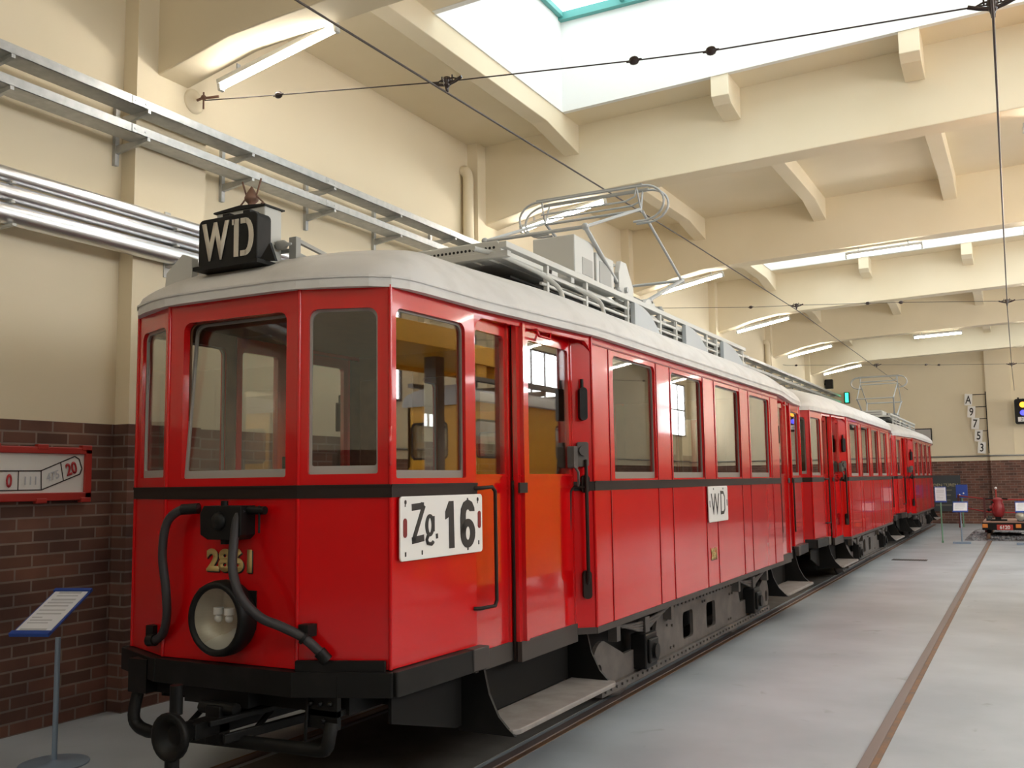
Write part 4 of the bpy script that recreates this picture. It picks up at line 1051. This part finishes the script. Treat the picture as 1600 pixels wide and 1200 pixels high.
# ------------------------------------------------------------------ information stands
def printed(b, c, u, v, n, w, h, rows):
    """rows of grey print lines on a sheet"""
    for t, s0, s1, th in rows: b.obox(c+u*((s0+s1)/2-.5)*w+v*(.5-t)*h+n*.003, u*(s1-s0)/2*w, v*th*h/2, n*.0006)
LINES = [(.07, .18, .82, .05), (.15, .2, .8, .02), (.24, .16, .84, .035), (.31, .14, .84, .03), (.38, .12, .8, .03), (.48, .12, .84, .02), (.56, .14, .82, .02), (.64, .12, .40, .018), (.70, .14, .74, .02), (.76, .14, .7, .015), (.90, .12, .84, .035)]
def stand(loc, label, c, u, v, w, h, post, base, bar='both', postm=m_bluegrey, basebox=None, lines=LINES, framem=m_blue, pr=.017):
    r = empty('information_stand', loc, label, 'information stand', 'information stands'); u, v = V(u).normalized(), V(v).normalized(); n = u.cross(v)
    c = V(c)-V(loc)
    b = B(); b.obox(c-n*.008, u*(w/2+.006), v*(h/2), n*.006)
    if bar in ('both', 'top'): b.obox(c+v*(h/2-.008), u*(w/2+.008), v*.016, n*.012)
    if bar in ('both', 'bottom'): b.obox(c-v*(h/2-.010), u*(w/2+.008), v*.020, n*.012)
    obj('holder', b, framem, r, .002)
    b = B(); b.obox(c, u*(w/2-.008), v*(h/2-.02), n*.002); sh = obj('sheet', b, m_paper, r)
    b = B(); printed(b, c, u, v, n, w, h, lines); obj('print', b, m_grey, sh)
    zt = c.z+(n.x*c.x+n.y*c.y)/n.z-.025 if n.z > .2 else c.z
    b = B(); b.cyl((0, 0, .012), (0, 0, zt), pr, 12); b.obox(c-n*.018, u*min(.06, w/4), v*h*.35, n*.004); obj('post', b, postm, r)
    b = B()
    if basebox: b.box(-basebox[0]/2, basebox[0]/2, -basebox[1]/2, basebox[1]/2, 0, .05)
    else: b.lathe((0, 0, 0), (0, 0, 1), [(0, 0), (0, .21), (.012, .21), (.016, .05), (.03, .02), (.03, 0)], 28)
    obj('base', b, postm, r, .003)
    return r
def rayz(px, py, z):
    v = d_+r_*((px-800)/F_)-u_*((py-600)/F_); return CAM+v*((z-CAM.z)/v.z)
BLc, BRc, TLc, TRc = rayz(8, 991, .81), rayz(67, 991, .81), rayz(96, 922, 1.035), rayz(150, 922, 1.035)
cc = (BLc+BRc+TLc+TRc)/4; uu = (BRc-BLc+TRc-TLc).normalized(); vv = ((TLc+TRc)-(BLc+BRc)); hh = vv.length/2; ww = ((BRc-BLc).length+(TRc-TLc).length)/2
vv = (vv-uu*vv.dot(uu)).normalized()
stand((-1.80, .36, 0), 'blue edged information panel on a thin grey post by the brick wall', cc, uu, vv, ww, hh, 0, 0)
stand((1.74, 23.85, 0), 'upright white notice on a green post near the last tram', (1.75, 23.83, 1.25), (1, 0, 0), (0, 0, 1), .27, .40, 0, 0, 'bottom', m_green, (.05, .05))
stand((2.21, 23.6, 0), 'tilted information panel on a flat blue-grey foot, left of the ballast', (2.22, 23.5, .935), (1, 0, 0), (0, .75, .66), .34, .36, 0, 0, 'both', m_bluegrey, (.42, .25))
stand((3.66, 23.5, 0), 'tilted information panel on a blue-grey foot, in front of the rail trolley', (3.65, 23.4, .935), (1, 0, 0), (0, .75, .66), .36, .36, 0, 0, 'both', m_bluegrey, (.42, .25))
r = empty('notice_post', (1.80, 32.3, 0), 'blue notice board on a green post close to the far wall', 'notice board')
b = B(); b.box(-.02, .02, -.02, .02, 0, 1.0); obj('post', b, m_green, r)
b = B(); b.box(-.18, .18, -.05, .0, .98, 1.42); obj('board', b, m_blue, r, .01)
b = B(); b.ball((-.07, -.06, 1.08), .03, n=1); b.ball((.05, -.06, 1.13), .03, n=1); obj('knob', b, m_plate, r)

# ------------------------------------------------------------------ ballast and trolley
b = B(); rnd = random.Random(3)
gx0, gx1, gy0, gy1 = 2.2, 6.0, 24.9, 29.5; nx, ny = 38, 46; grid = []
for j in range(ny+1):
    for i in range(nx+1):
        x, y = gx0+(gx1-gx0)*i/nx, gy0+(gy1-gy0)*j/ny
        e = min(i, nx-i, j, ny-j); h = .0 if e == 0 else min(.10, .05*e)+rnd.uniform(-.025, .03)
        grid.append(b.bm.verts.new((x+rnd.uniform(-.03, .03), y+rnd.uniform(-.03, .03), max(h, .0))))
for j in range(ny):
    for i in range(nx): b.face([grid[j*(nx+1)+i], grid[j*(nx+1)+i+1], grid[(j+1)*(nx+1)+i+1], grid[(j+1)*(nx+1)+i]])
for k in range(900):
    x, y = rnd.uniform(gx0+.1, gx1-.1), rnd.uniform(gy0+.1, gy1-1.5) if k > 300 else rnd.uniform(gy0, gy0+.5)
    s = rnd.uniform(.025, .05); m = Matrix.Translation((x, y, .06+rnd.uniform(-.02, .04))) @ Matrix.Rotation(rnd.uniform(0, 6), 4, V((rnd.random(), rnd.random(), rnd.random()+.01)).normalized()) @ Matrix.Diagonal((s, s*rnd.uniform(.6, 1), s*rnd.uniform(.5, .9), 1))
    bmesh.ops.create_icosphere(b.bm, subdivisions=1, radius=1, matrix=m)
tag(obj('ballast', b, m_gravel), 'bed of grey crushed stone around the rail trolley', 'gravel', kind='stuff')
for x in (2.79, 4.29):
    b = B(); b.box(x-.034, x+.034, 24.92, 29.3, .08, .19); b.box(x-.06, x+.06, 24.92, 29.3, .06, .09)
    tag(obj('track_rail', b, m_rail), 'short %s rail lying on the ballast under the trolley' % ('left' if x < 3 else 'right'), 'rail', 'rails on the ballast')

r = empty('rail_trolley', (3.54, 26.1, 0), 'small motor rail trolley with red engine and number 6120 on the ballast', 'rail trolley')
b = B(); x0, x1 = -.90, .92
b.box(x0, x1, -1.10, -1.02, .28, .47); b.box(x0, x1, 1.0, 1.08, .28, .47); b.box(x0, x0+.07, -1.02, 1.0, .28, .47); b.box(x1-.07, x1, -1.02, 1.0, .28, .47); b.box(x0+.1, x1-.1, -.9, .9, .30, .40)
obj('chassis', b, m_black, r, .008)
b = B()
for k in range(6): b.box(x0+.02, x1-.3, -1.06+.34*k, -1.06+.34*k+.33, .47, .51)
obj('deck', b, m_deck, r, .006)
for x in (-.75, .75):
    for y in (-.65, .65):
        b = B(); b.lathe((x-.05, y, .39), (1, 0, 0), [(0, 0), (0, .22), (.02, .22), (.025, .195), (.10, .19), (.10, .05), (.12, .05), (.12, 0)], 20); obj('wheel', b, m_black, r)
b = B(); b.box(-.55, -.17, -1.112, -1.10, .285, .425); np_ = obj('number_plate', b, m_signred, r)
text('numeral', '6120', m_plate, (-.36, -1.113, .355), (1, 0, 0), (0, 0, 1), .10, np_, .95, .03, .002)
for x in (-.83, -.04):
    b = B(); b.box(x-.065, x+.065, -1.135, -1.10, .34, .44); obj('marker_light', b, m_amber, r, .01)
b = B(); b.box(-.70, -.30, -.95, -.5, .51, .55); b.box(-.58, -.44, -.88, -.66, .55, .62); obj('engine_mount', b, m_black, r, .006)
b = B(); b.lathe((-.50, -.78, .58), (0, 0, 1), [(0, 0), (0, .06), (.04, .10), (.08, .13), (.20, .165), (.34, .15), (.42, .12), (.50, .13), (.54, .09), (.56, 0)], 18); b.box(-.64, -.36, -.88, -.70, .72, .98); b.box(-.58, -.42, -.86, -.72, .98, 1.06)
b.cyl((-.70, -.78, .86), (-.62, -.78, .86), .06, 12); obj('engine', b, mat('red engine paint', (.28, .018, .02), .4), r, .008)
b = B(); b.cyl((-.53, -.78, 1.06), (-.53, -.78, 1.36), .016, 8); obj('gear_lever', b, m_signred, r)
b = B(); b.ball((-.53, -.78, 1.38), .035); obj('knob', b, m_plate, r)
b = B(); b.tube([(-.80, -.86, 1.10), (-.62, -.80, 1.10), (-.54, -.78, 1.06)], .018, 8); b.tube([(-.26, -.84, 1.09), (-.40, -.80, 1.10), (-.50, -.78, 1.06)], .018, 8); b.ball((-.72, -.84, .80), .05, n=1); b.ball((-.64, -.86, 1.00), .04, n=1); obj('handlebar', b, m_black, r)
b = B(); b.box(-.06, .55, -1.0, -.3, .51, .92); b.box(-.02, .50, -.95, -.35, .92, .97); obj('seat_box', b, m_black, r, .02)
b = B(); b.lathe((.02, -1.0, .64), (0, -1, 0), [(0, .10), (.05, .12), (.08, .12), (.08, .10)], 18); hl = obj('head_lamp', b, m_rgrey2, r)
b = B(); b.lathe((.02, -1.065, .64), (0, -1, 0), [(0, .10), (.02, .07), (.03, 0)], 16); obj('lens', b, m_chrome, hl)
b = B(); b.tube([(.02, -1.13, .20), (.4, -1.13, .17), (.8, -1.12, .20)], .02, 6); obj('tow_cable', b, m_metal, r)

r = empty('barrier_rail', (2.66, 26.9, 0), 'red tubular barrier with dark post behind the rail trolley', 'barrier')
for z in (1.06, .70):
    b = B(); b.tube([(-.95, 5.0, z), (0, 0, z), (.35, -.2, z-.02), (3.2, .1, z-.02)], .02, 8); obj('bar', b, mat('red barrier paint %.1f' % z, (.38, .02, .02), .4), r)
for x, y in ((0, 0), (3.2, .1), (-.95, 5.0)):
    b = B(); b.box(x-.03, x+.03, y-.03, y+.03, 0, 1.10); obj('post', b, mat('dark red post', (.10, .02, .02), .5), r)

# ------------------------------------------------------------------ far wall
YW = YBK
r = empty('letter_board', (2.60, YW-.1, 3.5), 'five white plates A 9 7 5 3 on brackets beside the far pier', 'sign')
b = B(); b.box(.015, .045, -.04, 0, -1.0, 1.22)
for (cx, cz) in ((2.065, 4.45), (2.14, 4.005), (2.245, 3.58), (2.325, 3.14)): b.box(cx-2.60, .03, -.03, -.01, cz-3.5+.16, cz-3.5+.185)
obj('bracket', b, m_black, r)
for s, cx, cz in (('A', 2.065, 4.45), ('9', 2.14, 4.005), ('7', 2.245, 3.58), ('5', 2.33, 3.14), ('3', 2.41, 2.71)):
    x, z = cx-2.60, cz-3.5
    b = B(); b.obox((x, -.06, z), (.125, 0, -.012), (0, .012, 0), (.02, 0, .205)); pl = obj('plate', b, m_plate, r)
    text('character', s, m_ink, (x, -.073, z), (1, 0, -.08), (.08, 0, 1), .29, pl, .72 if s != 'A' else .66, .012, .003)
b = B(); b.tube([(x, y, 2.415) for x, y in ((XL+.02, YW-.03), (2.62, YW-.03), (2.62, YW-.20), (3.49, YW-.20), (3.49, YW-.03), (8.37, YW-.03), (8.37, YW-.20), (9.23, YW-.20), (9.23, YW-.03), (XR-.02, YW-.03))], .028, 8)
tag(obj('conduit', b, m_rgrey2), 'grey conduit running along the far wall above the brick', 'conduit')
b = B(); P = [(XR-.03, YF+.02, 2.45)]
for y in beams_y: P += [(XR-.03, y-.43, 2.45), (XR-.20, y-.43, 2.45), (XR-.20, y+.43, 2.45), (XR-.03, y+.43, 2.45)]
b.tube(P+[(XR-.03, YW-.08, 2.45)], .028, 8)
tag(obj('conduit', b, m_rgrey2), 'grey conduit along the right wall above the brick', 'conduit')
r = empty('light_signal', (3.86, YW-.45, 3.93), 'black signal box with amber and blue lamps on the far wall', 'signal')
b = B(); b.prism([(p[0], -.12, p[1]) for p in rr(-.33, .33, -.44, .44, .08, .08)], (0, .30, 0)); b.box(-.04, .04, .15, .30, -.2, .2); b.cyl((-.2, .05, .44), (-.2, .05, .5), .03, 8); hs = obj('housing', b, m_black, r, .01)
for z, col, nm, es in ((.23, (1, .35, .03), 'amber_lamp', 1.6), (-.05, (.10, .10, 1), 'blue_lamp', .8)):
    for x in (-.07, .17):
        b = B(); b.lathe((x, -.12, z), (0, -1, 0), [(0, .10), (.03, .09), (.05, .05), (.055, 0)], 18); obj(nm, b, mat(nm.replace('_', ' '), col, .3, emit=col, es=es), r)
        b = B(); b.tube([(x+.12*math.cos(t), -.20, z+.12*math.sin(t)) for t in [PI*k/8 for k in range(9)]], .012, 6); b.tube([(x+.12*math.cos(t), -.14, z+.12*math.sin(t)) for t in [PI*k/8 for k in range(9)]], .012, 6); obj('visor', b, m_black, r)
b = B(); b.box(-.24, .20, -.135, -.12, -.36, -.20); pl = obj('number_plate', b, m_plate, r); text('numeral', '21', m_ink, (-.10, -.137, -.28), (1, 0, 0), (0, 0, 1), .11, pl, .9)
b = B(); b.cyl((.1, .08, -3.93), (.1, .08, -.44), .035, 10); obj('pole', b, m_rgrey, r)
r = empty('blackboard', (.92, YW-.035, 1.10), 'dark board with faded yellow lettering on the far brick wall', 'board')
b = B(); b.box(-.74, .72, -.02, .03, -.66, .64); obj('panel', b, mat('dark slate board', (.05, .055, .06), .6), r)
text('line', 'DEN TÜREN', mat('faded yellow lettering', (.42, .36, .20), .6), (.22, -.022, .30), (1, 0, 0), (0, 0, 1), .13, r, 1.0, .004)
mf = mat('faded grey lettering', (.16, .15, .12), .6)
for z, x1 in ((.08, .42), (-.10, .38), (-.28, .36), (-.46, .40)): obj('faded_line', B().box(-.55, x1, -.022, -.02, z, z+.05), mf, r)
r = empty('framed_picture', (.36, YW-.035, 3.16), 'grey framed picture on the far wall above the last tram', 'picture')
b = B(); b.box(-.42, .42, -.02, .03, -.31, .31); obj('frame', b, m_black, r)
b = B(); b.box(-.385, .385, -.025, -.02, -.275, .275); obj('sheet', b, mat('grey print sheet', (.42, .40, .38), .5), r)
b = B(); b.prism([(.24+.10*math.cos(t), -.027, -.12+.10*math.sin(t)) for t in [2*PI*k/20 for k in range(20)]], (0, .002, 0)); obj('round_emblem', b, m_grey, r)
r = empty('exit_light', (-2.13, YW-.12, 4.74), 'narrow green lit exit light on the far wall above the trams', 'exit light')
b = B(); b.box(-.09, .09, -.10, .115, -.21, .21); obj('housing', b, m_black, r, .01)
b = B(); b.box(-.045, .07, -.112, -.10, -.18, .18); obj('lit_panel', b, mat('lit green panel', (.05, .9, .45), .4, emit=(.03, 1, .42), es=1.6), r)
r = empty('loudspeaker', (-2.52, 33.4, 5.18), 'small dark loudspeaker high on the left wall near the far corner', 'loudspeaker')
b = B(); b.box(-.14, .12, -.12, .12, -.17, .17); obj('cabinet', b, m_black, r, .012)
b = B(); b.box(-.11, .09, -.128, -.12, -.14, .14); obj('grille', b, m_dark, r)
b = B(); b.box(-.175, -.14, -.03, .03, -.03, .03); obj('bracket', b, m_black, r)
r = empty('floor_drain', (1.51, 18.0, 0), 'long narrow floor drain grating on the open floor', 'drain')
b = B(); b.box(-.34, .34, -.16, .16, -.01, .006); obj('frame', b, m_iron, r)
b = B()
for k in range(14): b.box(-.32+.047*k, -.32+.047*k+.022, -.14, .14, .0, .010)
obj('bar', b, m_black, r)
